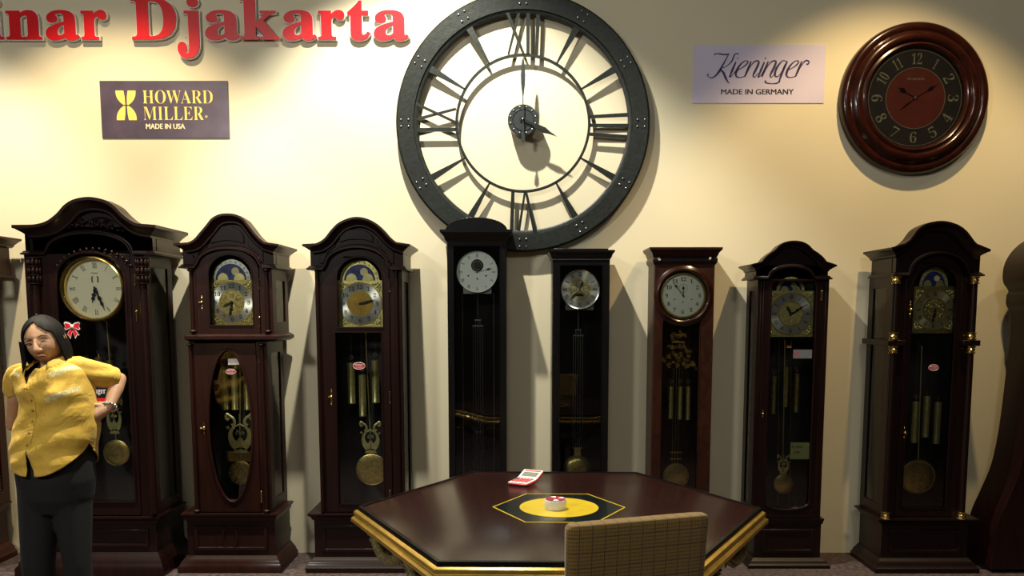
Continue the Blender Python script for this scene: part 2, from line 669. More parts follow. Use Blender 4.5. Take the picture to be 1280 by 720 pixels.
def ring_bead(b, loop, y, r=.006, n=6):
    """round bead lying on the plane y along a closed loop of (x, z)"""
    pts = [Vector((p[0], y, p[1])) for p in loop]
    N = len(pts)
    R = []
    for i, p in enumerate(pts):
        t = (pts[(i + 1) % N] - pts[i - 1]).normalized()
        nn = Vector((t.z, 0, -t.x))
        R.append([p + nn * r * cos(2 * pi * k / n) + Vector((0, 1, 0)) * r * sin(2 * pi * k / n) for k in range(n)])
    R.append(R[0])
    b.rings(R, cap=False)


def handle(parent, x, z, y, s=1.0, mat='brass'):
    b = MB()
    for t in (-1, 1):
        b.ball((x, y - .003, z + t * .022 * s), .006 * s, .5, 1.5)
        b.ball((x, y - .003, z + t * .036 * s), .0035 * s, .5, 1.6)
    b.ball((x, y - .006, z), .008 * s, .9, 1.1)
    b.tube([(x, y - .003, z - .03 * s), (x, y - .003, z + .03 * s)], .003 * s)
    b.tube([(x, y - .006, z), (x - .014 * s, y - .012, z)], [.003 * s, .005 * s])
    return b.build('handle', M[mat], parent, label='brass door handle')


def hinge(parent, x, z, y, h=.045):
    b = MB()
    b.tube([(x, y - .003, z - h / 2), (x, y - .003, z + h / 2)], .0035)
    for t in (-1, 1): b.ball((x, y - .003, z + t * (h / 2 + .002)), .004)
    return b.build('hinge', M['brass'], parent, label='brass hinge')


ROMAN = ['XII', 'I', 'II', 'III', 'IV', 'V', 'VI', 'VII', 'VIII', 'IX', 'X', 'XI']


def numerals(b, cx, cz, y, r, h, kind='roman', upright=False, fat=0.0, squeeze=None):
    for i in range(12):
        a = pi / 2 - i * pi / 6
        x, z = cx + r * cos(a), cz + r * sin(a)
        s = ROMAN[i] if kind == 'roman' else (str(i) if i else '12')
        rot = 0 if upright else a - pi / 2
        w = None
        if kind == 'roman':
            n = {'I': .24, 'V': .62, 'X': .62}
            w = h * sum(n[c] for c in s) * (squeeze or 1)
        write(b, s, x, z, y, h, w, rot, fat=fat)


def minute_track(b, cx, cz, y, r, w, thin=.0006):
    for i in range(60):
        a = i * pi / 30
        wd = thin * (2.2 if i % 5 == 0 else 1)
        p = Vector((cx + r * cos(a), 0, cz + r * sin(a)))
        q = Vector((cx + (r + w) * cos(a), 0, cz + (r + w) * sin(a)))
        t = Vector((-sin(a), 0, cos(a))) * wd
        b.add([(p.x - t.x, y, p.z - t.z), (p.x + t.x, y, p.z + t.z), (q.x + t.x, y, q.z + t.z), (q.x - t.x, y, q.z - t.z)], [(0, 1, 2, 3)])


def hand_shape(b, cx, cz, y, ang, L, w, style='spade', thick=.0012):
    """ang clockwise from twelve, degrees"""
    a = radians(90 - ang)
    d = Vector((cos(a), sin(a)))
    n = Vector((-d.y, d.x))

    def P2(t, s): return (cx + d.x * L * t + n.x * w * s, cz + d.y * L * t + n.y * w * s)
    if style == 'spade':
        outl = [(-.12, .3), (.5, .25), (.55, .9), (.66, 1.5), (.76, .9), (.8, .3), (1, 0.02)]
    elif style == 'breguet':
        outl = [(-.12, .3), (.58, .22), (.64, .9), (.70, 1.1), (.76, .9), (.82, .22), (1, .02)]
    elif style == 'serpent':
        outl = [(-.1, .5), (.15, .9), (.3, .3), (.42, 1.3), (.55, .5), (.68, 1.0), (.8, .3), (1, .02)]
    elif style == 'lance':
        outl = [(0, .1), (.3, .5), (.55, 1), (.75, .6), (1, .02)]
    else:
        outl = [(-.2, .5), (1, .35)]
    pts = [P2(t, s) for t, s in outl] + [P2(t, -s) for t, s in reversed(outl)]
    b.plate(pts, (), y, y + thick)


def hands(parent, cx, cz, y, hour, minute, L, w=.006, style='spade', mat='ink', hstyle=None):
    b = MB(); hand_shape(b, cx, cz, y - .004, hour, L * .62, w * 1.3, hstyle or style)
    b.lathe([(0.0005, -.010), (w * .9, -.008), (w * .9, 0)], (cx, y, cz), 'y', 12, True)
    b.build('hour_hand', M[mat], parent)
    b = MB(); hand_shape(b, cx, cz, y - .007, minute, L, w, style)
    b.build('minute_hand', M[mat], parent)


def disc(b, cx, cz, y, r, t=.003, n=56):
    b.lathe([(.0004, 0), (r, 0), (r, t), (.0004, t)], (cx, y, cz), 'y', n, False)


def ring(b, cx, cz, y, r0, r1, t=.002, n=56):
    b.lathe([(r0, 0), (r1, 0), (r1, t), (r0, t), (r0, 0)], (cx, y, cz), 'y', n, False)


def scroll(b, x, z, y, r, turns=1.3, start=0, sgn=1, w=.0028):
    pts = []
    for i in range(22):
        t = i / 21
        a = start + sgn * t * turns * 2 * pi
        rr = r * (1 - .78 * t)
        pts.append((x + rr * cos(a), y, z + rr * sin(a)))
    b.tube(pts, [w * (1 - .4 * i / 21) for i in range(22)], 6)


def spandrels(b, cx, cz, y, half, r):
    """cast foliage in the four corners of a square dial"""
    for sx in (-1, 1):
        for sz in (-1, 1):
            ox, oz = cx + sx * half * .82, cz + sz * half * .82
            b.ball((ox, y, oz), half * .07, .6)
            for k, (dx, dz) in enumerate(((.10, -.22), (-.22, .10), (.07, -.4), (-.4, .07), (-.1, -.1), (.1, .1), (.12, -.08), (-.08, .12))):
                b.ball((ox + sx * dx * half * .62, y, oz + sz * dz * half * .62), half * .045, .6, 1.2)
            scroll(b, ox + sx * .02 * half, oz - sz * .22 * half, y, half * .09, 1.1, 0, sx, .0014)
            scroll(b, ox - sx * .22 * half, oz + sz * .02 * half, y, half * .09, 1.1, pi, sz, .0014)


def square_dial(root, xl, xr, z0, z1, y, ring_r, hour, minute, arch=None, ring_mat='silver_ring', centre='old_brass', numer='roman',
                plate='brass_plate', hand_mat='ink', busy=True, moon=True, num_h=.2, label='square brass dial with silver chapter ring'):
    """square plate with chapter ring; arch = (xl, xr, z_top) for the moon dial above"""
    cx, cz = (xl + xr) / 2, (z0 + z1) / 2
    R = ring_r
    b = MB()
    b.plate([(xl, z0), (xr, z0), (xr, z1), (xl, z1)], (), y, y + .003)
    d = b.build('dial', M[plate], root, label=label)
    b = MB(); ring(b, cx, cz, y - .002, R * .60, R, .0018); b.build('chapter_ring', M[ring_mat], d)
    b = MB(); ring(b, cx, cz, y - .0032, R * .985, R * 1.03, .003); ring(b, cx, cz, y - .0032, R * .57, R * .61, .003)
    b.build('ring_border', M['old_brass'], d)
    b = MB(); disc(b, cx, cz, y - .0015, R * .57, .0012); b.build('dial_centre', M['brass_brushed' if centre == 'brushed' else centre], d)
    b = MB(); numerals(b, cx, cz, y - .0026, R * .80, R * num_h, numer, upright=(numer != 'roman'), fat=.01, squeeze=.8)
    minute_track(b, cx, cz, y - .0026, R * .93, R * .04, .0004); b.build('numerals', M['ink'], d)
    b = MB(); spandrels(b, cx, cz, y - .002, (xr - xl) / 2, R); b.build('spandrel', M['green_brass'], d, label='cast foliage corner ornaments')
    if busy:
        b = MB()
        ring(b, cx, cz + R * .30, y - .004, R * .15, R * .20, .002, 24)
        ring(b, cx, cz - R * .30, y - .004, R * .15, R * .19, .002, 24)
        for k in range(14):
            a = k * 2 * pi / 14
            b.ball((cx + R * .45 * cos(a), y - .002, cz + R * .45 * sin(a)), R * .045, .6)
        for k in range(6): scroll(b, cx + R * .3 * cos(k * pi / 3 + .4), cz + R * .3 * sin(k * pi / 3 + .4), y - .003, R * .1, 1.2, k, 1, .0012)
        b.build('fretwork', M['green_brass'], d)
    if arch:
        ax0, ax1, zt = arch
        acx, rx = (ax0 + ax1) / 2, (ax1 - ax0) / 2
        out = [(acx + rx * cos(pi * i / 20), z1 + (zt - z1) * sin(pi * i / 20)) for i in range(21)]
        inn = [(acx + rx * .80 * cos(pi * i / 20), z1 + (zt - z1) * .78 * sin(pi * i / 20)) for i in range(20, -1, -1)]
        b = MB(); b.plate(out + inn, (), y - .002, y + .002); b.build('arch_band', M['steel' if moon == 'silver' else 'brass_plate'], d)
        b = MB(); b.plate(out, (), y + .002, y + .004); mo = b.build('moon_dial', M['moon_blue'], d, label='dark blue painted moon dial')
        # moon and two humps
        b = MB(); disc(b, acx + rx * .22, z1 + (zt - z1) * .42, y + .0005, rx * .20, .001, 20)
        b.build('moon', M['moon_disc'], d)
        b = MB()
        for s in (-1, 1):
            b.plate([(acx + s * rx * .42 + rx * .28 * cos(pi * i / 10), z1 + (zt - z1) * .34 * sin(pi * i / 10)) for i in range(11)], (), y - .0015, y)
        for k in range(11):
            a = pi * (k + .5) / 11
            b.ball((acx + rx * .9 * cos(a), y - .003, z1 + (zt - z1) * .89 * sin(a)), rx * .05, .6)
        b.build('moon_hump', M['green_brass'], d)
    hands(d, cx, cz, y - .006, hour, minute, R * .78, R * .05, 'serpent', hand_mat)
    return d


def round_dial(root, cx, cz, y, r, bezel_r, face, hour, minute, numer='roman', upright=False, num_h=.15, num_r=.82, bezel='old_brass', depth=.02,
               hstyle='spade', track=True, label=None, fat=0.0, hand_w=.006, squeeze=.8, ink='ink'):
    b = MB(); disc(b, cx, cz, y, r * 1.02, .004); d = b.build('dial', M[face], root, label=label)
    b = MB()
    b.lathe([(r, 0), (r * 1.0, -depth * .6), (r + (bezel_r - r) * .35, -depth), (r + (bezel_r - r) * .8, -depth * .8), (bezel_r, -depth * .3), (bezel_r, .006), (r, .006), (r, 0)], (cx, y, cz), 'y', 64)
    b.build('bezel', M[bezel], d)
    b = MB(); numerals(b, cx, cz, y - .0006, r * num_r, r * num_h, numer, upright, fat, squeeze)
    if track:
        minute_track(b, cx, cz, y - .0006, r * .94, r * .03, .0003)
    b.build('numerals', M[ink], d)
    if hour is not None: hands(d, cx, cz, y - .002, hour, minute, r * .82, hand_w, hstyle)
    return d


def weight(root, x, zt, zb, y, r, ztop, mat='green_brass', cable='chrome'):
    b = MB()
    h = zt - zb
    b.lathe([(.0005, 0), (r * .5, .002), (r * 1.04, .004), (r * 1.04, .012), (r, .014), (r, h - .014), (r * 1.04, h - .012), (r * 1.04, h - .003), (r * .5, h), (.0005, h + .001)],
            (x, y, zb), 'z', 20)
    w = b.build('weight', M[mat], root)
    b = MB(); b.tube([(x, y, zt - .002), (x, y, zt + .02)], .003)
    b.lathe([(.006, -.002), (.014, -.002), (.014, .002), (.006, .002), (.006, -.002)], (x, y, zt + .03), 'y', 20)
    for k in range(4): b.tube([(x, y, zt + .03), (x + .011 * cos(k * pi / 2 + .4), y, zt + .03 + .011 * sin(k * pi / 2 + .4))], .0012, 5)
    b.tube([(x - .005, y, zt + .035), (x - .005, y, ztop)], .0009, 5)
    b.tube([(x + .005, y, zt + .035), (x + .005, y, ztop)], .0009, 5)
    b.build('pulley', M[cable], w)
    return w


def lyre(b, x, z0, z1, y, w, t=.003):
    """flat pierced lyre between two heights"""
    h = z1 - z0
    for s in (-1, 1):
        def L(pts): return [(x + s * w * a, z0 + h * q) for a, q in pts]
        out = [(p.x, p.y) for p in catmull([(a, q, 0) for a, q in L([(0, .10), (.42, .08), (.74, .20), (.88, .38), (.80, .54), (.58, .64)])], 4)]
        inn = [(p.x, p.y) for p in catmull([(a, q, 0) for a, q in L([(.46, .60), (.56, .48), (.46, .36), (.24, .30), (.10, .38), (0, .30)])], 4)]
        b.plate(out + inn, (), y, y + t)
        c = catmull([(a, y, q) for a, q in L([(.50, .60), (.42, .70), (.36, .78), (.46, .86), (.70, .92), (.92, .97), (1.0, .89), (.88, .83), (.78, .88)])], 5)
        b.tube(c, [.0062 * w / .05 * (1 - .35 * i / len(c)) for i in range(len(c))], 7, flat=.4)
        b.plate(L([(0, 0), (.60, 0), (.50, .05), (.30, .12), (0, .14)]), (), y, y + t)
        scroll(b, x + s * w * .24, z0 + h * .50, y, w * .16, 1.1, pi / 2, s, .0028)
        scroll(b, x + s * w * .86, z0 + h * .62, y, w * .13, 1.1, pi, s, .0028)
    wave = catmull([(x + w * a, y, z0 + h * q) for a, q in ((-.62, .72), (-.3, .67), (0, .72), (.3, .67), (.62, .72))], 5)
    b.tube(wave, .0045, 6, flat=.5)
    b.tube([(x, y, z0 + h * .1), (x, y, z0 + h * .98)], .003, 6)


def pendulum(root, x, ztop, y, lz0, lz1, lw, bx, bz, br, mat='green_brass', bob='old_brass', emboss=False):
    b = MB(); b.tube([(x, y, ztop), (x + (bx - x) * .6, y, lz1), (bx, y, bz + br * .6)], .003, 6)
    p = b.build('pendulum', M[mat], root)
    if lw:
        b = MB(); lyre(b, x + (bx - x) * .8, lz0, lz1, y - .004, lw); b.build('lyre', M[mat], p)
    b = MB()
    b.lathe([(.0005, -.012), (br * .5, -.0115), (br * .8, -.009), (br * .93, -.006), (br * .95, -.007), (br, -.005), (br, .003), (br * .9, .008), (.0005, .012)], (bx, y, bz), 'y', 48)
    if emboss:
        for k in range(16):
            a = k * pi / 8
            b.ball((bx + br * .82 * cos(a), y - .009, bz + br * .82 * sin(a)), br * .09, .4)
            b.ball((bx + br * .45 * cos(a + .2), y - .012, bz + br * .45 * sin(a + .2)), br * .12, .35)
        for k in range(5): scroll(b, bx + br * .5 * cos(k * 1.256), bz + br * .5 * sin(k * 1.256), y - .012, br * .22, 1.1, k, 1, .002)
    b.build('bob', M[bob], p)
    return p


def gridiron(root, x, zt, zb, ztop, y, w, mat='steel', globe=None, n=5):
    """lattice of upright rods with two crossbars, hung on a thin rod"""
    b = MB()
    b.tube([(x, y, ztop), (x, y, zt)], .0022, 6)
    for k in range(n):
        xx = x - w / 2 + w * k / (n - 1)
        b.tube([(xx, y, zb), (xx, y, zt - .035 if k in (0, n - 1) else zt)], .0022, 6)
    for zz, ww in ((zt, w * .68), (zt - .035, w * 1.18), (zb, w * 1.1)):
        b.box(x - ww / 2, x + ww / 2, y - .005, y + .005, zz - .003, zz + .003)
    p = b.build('pendulum', M[mat], root)
    if globe:
        bx, bz, r = globe
        b = MB(); b.lathe([(.0005, -.03), (r * .6, -.027), (r * .92, -.014), (r, 0), (r * .92, .014), (r * .6, .027), (.0005, .03)], (bx, y, bz), 'y', 40)
        b.box(x - w * .35, x + w * .35, y - .006, y + .006, bz + r * .8, zb)
        b.build('bob', M['old_brass'], p)
    return p


def turned_column(root, x, y, z0, z1, r, mat, caps='brass', carved=False):
    b = MB()
    h = z1 - z0
    b.lathe([(.0005, 0), (r * .82, 0), (r * .78, h * .5), (r * .74, h), (.0005, h)], (x, y, z0), 'z', 18)
    c = b.build('column', mat, root)
    if caps:
        for zz, s in ((z0, 1), (z1, -1)):
            b = MB()
            b.lathe([(r * .7, 0), (r * 1.12, .001 * s), (r * 1.12, .008 * s), (r * .85, .012 * s), (r * 1.0, .022 * s), (r * .8, .032 * s), (r * 1.08, .036 * s), (r * 1.08, .042 * s), (r * .8, .044 * s)], (x, y, zz), 'z', 20)
            b.build('capital', M[caps], c, label='brass column cap')
    if carved:
        b = MB()
        for zz in (z1 - .03, z1 - .075, z1 - .12):
            for k in range(10):
                a = k * 2 * pi / 10
                b.ball((x + r * cos(a), y + r * sin(a), zz), r * .3, 1, 2.2)
        for zz in (z1 - .005, z1 - .052, z1 - .098, z1 - .145):
            b.lathe([(r * .7, -.004), (r * 1.25, -.003), (r * 1.25, .003), (r * .7, .004)], (x, y, zz), 'z', 18)
        b.build('capital', mat, c)
    return c


def crown_block(root, mat, path, ov, C, D, body, zb, arch, prof_h=.055, board=.05, raised=True, label=None, carve=False):
    """arched hood top. path: outer line of the cornice [(x,z)], body: (xl,xr), zb: lower edge, arch: (xl,xr,z_top)"""
    Yf = C + ov                       # face of the frieze
    pts = [Vector((p[0], p[1])) for p in path]
    xl, xr = body
    # frieze board
    ins = []
    N = len(pts)
    for i, p in enumerate(pts):
        t = (pts[min(i + 1, N - 1)] - pts[max(i - 1, 0)]).normalized()
        n = Vector((-t.y, t.x))
        q = p - n * .004
        ins.append(Vector((min(max(q.x, xl), xr), q.y)))
    ax0, ax1, azt = arch
    acx, arx = (ax0 + ax1) / 2, (ax1 - ax0) / 2
    arc = [(acx + arx * cos(pi * i / 20), zb + (azt - zb) * sin(pi * i / 20) ** .85) for i in range(21)]
    outline = [(xl, zb)] + [(p.x, p.y) for p in ins if xl < p.x < xr or True] + [(xr, zb)] + arc
    b = MB(); b.plate(outline, (), Yf, Yf + board)
    # sides and roof of the hood
    zt = pts[0].y - .004
    b.box(xl, xl + .018, Yf + board - .01, D, zb, zt)
    b.box(xr - .018, xr, Yf + board - .01, D, zb, zt)
    b.box(xl, xr, Yf + board - .01, D, zt - .015, zt)
    b.box(xl + .018, xr - .018, D - .015, D, zb, zt)
    crown = b.build('crown', mat, root, label=label)
    # cornice: swept moulding with side returns
    prof = [(-.004, 0), (ov, 0), (ov, -prof_h * .22), (ov * .85, -prof_h * .28), (ov * .55, -prof_h * .5), (ov * .3, -prof_h * .72), (ov * .3, -prof_h * .85), (.004, -prof_h), (-.004, -prof_h)]
    fr = []
    x0, x1 = pts[0].x + ov, pts[-1].x - ov
    fr.append(((x0, D, pts[0].y), (-1, 0, 0), (0, 0, 1)))
    fr.append(((x0, Yf, pts[0].y), (-1, -1, 0), (0, 0, 1)))
    for i in range(1, N - 1):
        p = pts[i]
        if not (x0 + .012 < p.x < x1 - .012): continue
        t = (pts[i + 1] - pts[i - 1]).normalized()
        fr.append(((p.x, Yf, p.y), (0, -1, 0), (-t.y, 0, t.x)))
    fr.append(((x1, Yf, pts[-1].y), (1, -1, 0), (0, 0, 1)))
    fr.append(((x1, D, pts[-1].y), (1, 0, 0), (0, 0, 1)))
    b = MB(); b.sweep(fr, prof); b.build('cornice', mat, crown, angle=35)
    # lower arch moulding, running out level to both sides
    o2 = .02
    prof2 = [(-.004, -.006), (o2, -.006), (o2, .003), (o2 * .6, .007), (o2 * .5, .013), (.002, .017), (-.004, .017)]
    fr = [((xl, D, zb), (-1, 0, 0), (0, 0, 1)), ((xl, Yf, zb), (-1, -1, 0), (0, 0, 1)), ((ax0 - .012, Yf, zb), (0, -1, 0), (0, 0, 1))]
    for i in range(1, 20):
        x, z = arc[20 - i]
        t = Vector((arc[19 - i][0] - arc[21 - i][0], arc[19 - i][1] - arc[21 - i][1])).normalized()
        fr.append(((x, Yf, z), (0, -1, 0), (-t.y, 0, t.x)))
    fr += [((ax1 + .012, Yf, zb), (0, -1, 0), (0, 0, 1)), ((xr, Yf, zb), (1, -1, 0), (0, 0, 1)), ((xr, D, zb), (1, 0, 0), (0, 0, 1))]
    b = MB(); b.sweep(fr, prof2); b.build('hood_moulding', mat, crown, angle=35)
    if raised:
        # raised panels: a centre field and two wings following the ogee
        b = MB()
        ztop = max(p.y for p in pts)
        hh = ztop - azt
        w0 = arx * .52
        zc0, zc1 = azt + .012, ztop - prof_h - .006
        cen = [(acx - w0, zc0 + .012), (acx - w0 * .5, zc0 + .026), (acx, zc0 + .03), (acx + w0 * .5, zc0 + .026), (acx + w0, zc0 + .012)]
        top = [(acx + w0 * 1.05 * cos(pi * i / 10), zc0 + .025 + (zc1 - zc0 - .025) * sin(pi * i / 10)) for i in range(1, 10)]
        b.plate(cen + top, (), Yf - .008, Yf + .002)
        for s in (-1, 1):
            wing = []
            for i in range(9):
                t = i / 8
                x = w0 * 1.25 + t * ((x1 - x0) / 2 - w0 * 1.25 - .03)
                # top follows the cornice
                xx = acx + s * x
                zz = min(pts, key=lambda p: abs(p.x - xx)).y - prof_h - .012
                wing.append((xx, min(zz, zc1 - .006)))
            low = []
            for i in range(9):
                t = i / 8
                x = w0 * 1.25 + t * ((x1 - x0) / 2 - w0 * 1.25 - .03)
                xx = acx + s * x
                if abs(x) < arx: zz = zb + (azt - zb) * sqrt(max(0, 1 - (x / arx) ** 2)) ** .85 + .028
                else: zz = zb + .03
                low.append((xx, zz))
            pl = [(p[0], max(p[1], q[1] + .004)) for p, q in zip(wing, low)] + low[::-1]
            b.plate(pl, (), Yf - .006, Yf + .002)
        b.build('raised_panel', mat, crown, bevel=.003)
    if carve:
        b = MB()
        ztop = max(p.y for p in pts)
        zc = azt + (ztop - prof_h - azt) * .48
        for s in (-1, 1):
            scroll(b, acx + s * arx * .50, zc - .006, Yf - .006, .030, 1.6, pi / 2, s, .006)
            scroll(b, acx + s * arx * .24, zc + .004, Yf - .006, .022, 1.4, -pi / 2, -s, .005)
            c = catmull([(acx + s * arx * a, Yf - .005, zc + q) for a, q in ((.1, .02), (.35, .03), (.62, .012), (.8, -.02), (.98, -.032), (1.12, -.03))], 5)
            b.tube(c, [.006 * (1 - .5 * i / len(c)) for i in range(len(c))], 6)
            for k in range(9):
                t = k / 8
                b.ball((acx + s * arx * (.12 + t * .95), Yf - .008, zc - .018 + .012 * sin(t * 7) - .02 * t), .0075 * (1.2 - .5 * t), .7, 1.2, n=6)
        for k in range(5): b.ball((acx + (k - 2) * .014, Yf - .01, zc + .012 - abs(k - 2) * .006), .008, .8, 1.5, n=6)
        b.build('carved_foliage', mat, crown)
    return crown


def trunk_box(root, mat, xl, xr, z0, z1, B, D, xd0, xd1, side_window=True, name='case'):
    """sides, back and front stiles of a case"""
    b = MB()
    zw0, zw1 = z0 + .07, z1 - .07
    for x in (xl, xr - .018):
        if side_window and zw1 - zw0 > .15:
            b.plate([(B, z0), (D, z0), (D, z1), (B, z1)], [[(B + .07, zw0), (D - .06, zw0), (D - .06, zw1), (B + .07, zw1)]], x, x + .018, 'yz')
        else:
            b.box(x, x + .018, B, D, z0, z1)
    if xd0 > xl + .019: b.box(xl + .018, xd0, B, B + .02, z0, z1)
    if xd1 < xr - .019: b.box(xd1, xr - .018, B, B + .02, z0, z1)
    c = b.build(name, mat, root, bevel=.0015)
    b = MB(); b.box(xl + .018, xr - .018, D - .012, D, z0, z1); b.box(xl + .018, xr - .018, B + .02, D - .012, z0, z0 + .01)
    b.build('back_panel', M['interior'], c)
    if side_window and zw1 - zw0 > .15:
        for x in (xl + .007, xr - .011):
            b = MB(); b.box(x, x + .004, B + .068, D - .058, zw0 - .002, zw1 + .002); b.build('side_pane', M['side_glass'], c)
    return c


def door(root, mat, xl, xr, z0, z1, B, openings, t=.022, bead=.005, outline=None, label=None, glass=True, proud=.006):
    b = MB()
    b.plate(outline or [(xl, z0), (xr, z0), (xr, z1), (xl, z1)], openings, B - proud, B + t)
    d = b.build('door', mat, root, bevel=.002, label=label)
    b = MB()
    for o in openings: ring_bead(b, o, B - proud, bead)
    b.build('door_bead', mat, d)
    if glass:
        for o in openings:
            cx = sum(p[0] for p in o) / len(o); cz = sum(p[1] for p in o) / len(o)
            b = MB(); b.plate([(cx + (p[0] - cx) * 1.01, cz + (p[1] - cz) * 1.005) for p in o], (), B + .006, B + .010)
            b.build('door_glass', M['glass'], d)
    return d


def base_block(root, mat, xl, xr, z1, B, D, mz, foot_z, mo=.035, fo=.05, panel=True, oval=None, mxl=None):
    """mz: (z0,z1) of the moulding above; foot up to foot_z"""
    b = MB(); b.box(xl, xr, B, D, foot_z - .02, mz[0] + .005)
    bs = b.build('base', mat, root, bevel=.002)
    if panel:
        m = .045
        b = MB()
        lp = [(xl + m, foot_z + .03), (xr - m, foot_z + .03), (xr - m, mz[0] - .03), (xl + m, mz[0] - .03)]
        lp2 = [(p[0] + (.02 if p[0] < (xl + xr) / 2 else -.02), p[1] + (.02 if p[1] < (foot_z + mz[0]) / 2 else -.02)) for p in lp]
        b.plate(lp, [lp2], B - .008, B + .001)
        if oval:
            ring_bead(b, ellipse(oval[0], oval[1], oval[2], oval[3]), B - .003, .006)
        b.build('base_panel', mat, bs, bevel=.003)
    b = MB(); u_mould(b, xl, xr, B, D, steps(mz[0], mz[1], .004, mo, 'crown')); b.build('base_moulding', mat, bs)
    b = MB(); u_mould(b, xl, xr, B, D, steps(0, foot_z, fo, .004, 'foot')); b.build('plinth', mat, bs)
    return bs


def px_path(pts, Y, k=5):
    return [(p.x, p.y) for p in catmull([(X(a, q, Y), Z(q, Y), 0) for a, q in pts], k)]


GROUP = 'longcase clocks standing in a row along the wall'


def start_clock(pxc, Y, label, name='longcase_clock'):
    return thing(name, label, 'clock', (X(pxc, 650, Y), Y + .15, 0), GROUP)


# ------------------------------------------------------------------ 1: big clock behind the woman
def clock_big():
    mat = M['mahogany']
    B, D, C = 4.45, 4.80, 4.37
    r = start_clock(115, B, 'massive dark carved longcase clock with big cream dial, standing behind the woman')
    path = px_path([(14, 281), (30, 281), (45, 280), (58, 276), (70, 267), (80, 256), (92, 249), (110, 246), (128, 249), (141, 256), (152, 267), (164, 276), (177, 280.5), (194, 281)], C)
    crown_block(r, mat, path, .075, C, D, (X(30.5, 300, 4.44), X(190, 300, 4.44)), Z(317, 4.44), (X(58, 300, 4.44), X(163, 300, 4.44), Z(291, 4.44)), raised=False, carve=True, prof_h=.075)
    xl, xr = X(41, 500, B), X(188, 500, B)
    z1, z0 = Z(317, B), Z(646, B)
    trunk_box(r, mat, xl, xr, z0, z1, B, D, X(57, 500, B), X(170, 500, B))
    op = arch_rect(X(76, 450, B), X(162, 450, B), Z(627, B), Z(350, B), Z(315, B))
    dr = door(r, mat, X(57, 500, B), X(170, 500, B), z0 + .01, z1 - .002, B, [op], bead=.008)
    b = MB()
    for k in range(15):
        a = pi * (k + 3) / 20
        cx, cz = X(119, 340, B), Z(350, B)
        b.ball((cx + .232 * cos(a), B - .012, cz + .172 * sin(a)), .008, .7, 1.2, n=6)
        if k % 2: scroll(b, cx + .222 * cos(a), cz + .165 * sin(a), B - .010, .012, 1.1, a, 1, .003)
    b.build('carved_foliage', mat, dr)
    for px_ in (46.5, 181): turned_column(r, X(px_, 400, 4.43), 4.432, Z(640, B), Z(322, B), .030, mat, caps=None, carved=True)
    for z in (Z(395, B), Z(350, B)): hinge(r, X(170.5, 380, B), z, B, .05)
    base_block(r, mat, X(35, 670, B), X(196, 670, B), z0, B, D, (Z(655, B), Z(645, B)), Z(690, B), .03, .055)
    Yd = B + .035
    d = round_dial(r, X(119.5, 361, Yd), Z(361, Yd), Yd, .165, .187, 'cream', 195, 158, num_h=.19, num_r=.80, bezel='brass', depth=.05, hand_w=.009, hstyle='serpent',
                   label='large round cream dial with brass bezel', squeeze=.75)
    b = MB()
    cx, cz = X(119.5, 361, Yd), Z(361, Yd)
    for s in (-1, 1): b.tube([(cx + s * .013 + s * .004 * sin(t), Yd - .002, cz + .052 + .018 * cos(t)) for t in [i * .4 for i in range(8)]], .003, 6)
    write(b, 'Kieninger', cx, cz + .088, Yd - .0008, .010, .040)
    b.build('dial_mark', M['ink'], d)
    Yi = 4.60
    pendulum(r, X(133, 400, Yi), Z(400, Yi), Yi, Z(542, Yi), Z(498, Yi), .05, X(146, 566, Yi), Z(566, Yi), .078, mat='green_brass')
    for a, t, q in ((112, 452, 515), (127, 446, 512), (141, 450, 518)):
        weight(r, X(a, q, Yi + .05), Z(t, Yi + .05), Z(q, Yi + .05), Yi + .05, .022, Z(402, Yi), mat='old_brass')
    return r


def inside_weights(r, specs, Y, rad, pytop, mat='green_brass'):
    for a, t, q in specs:
        weight(r, X(a, (t + q) / 2, Y), Z(t, Y), Z(q, Y), Y, rad, Z(pytop, Y), mat)


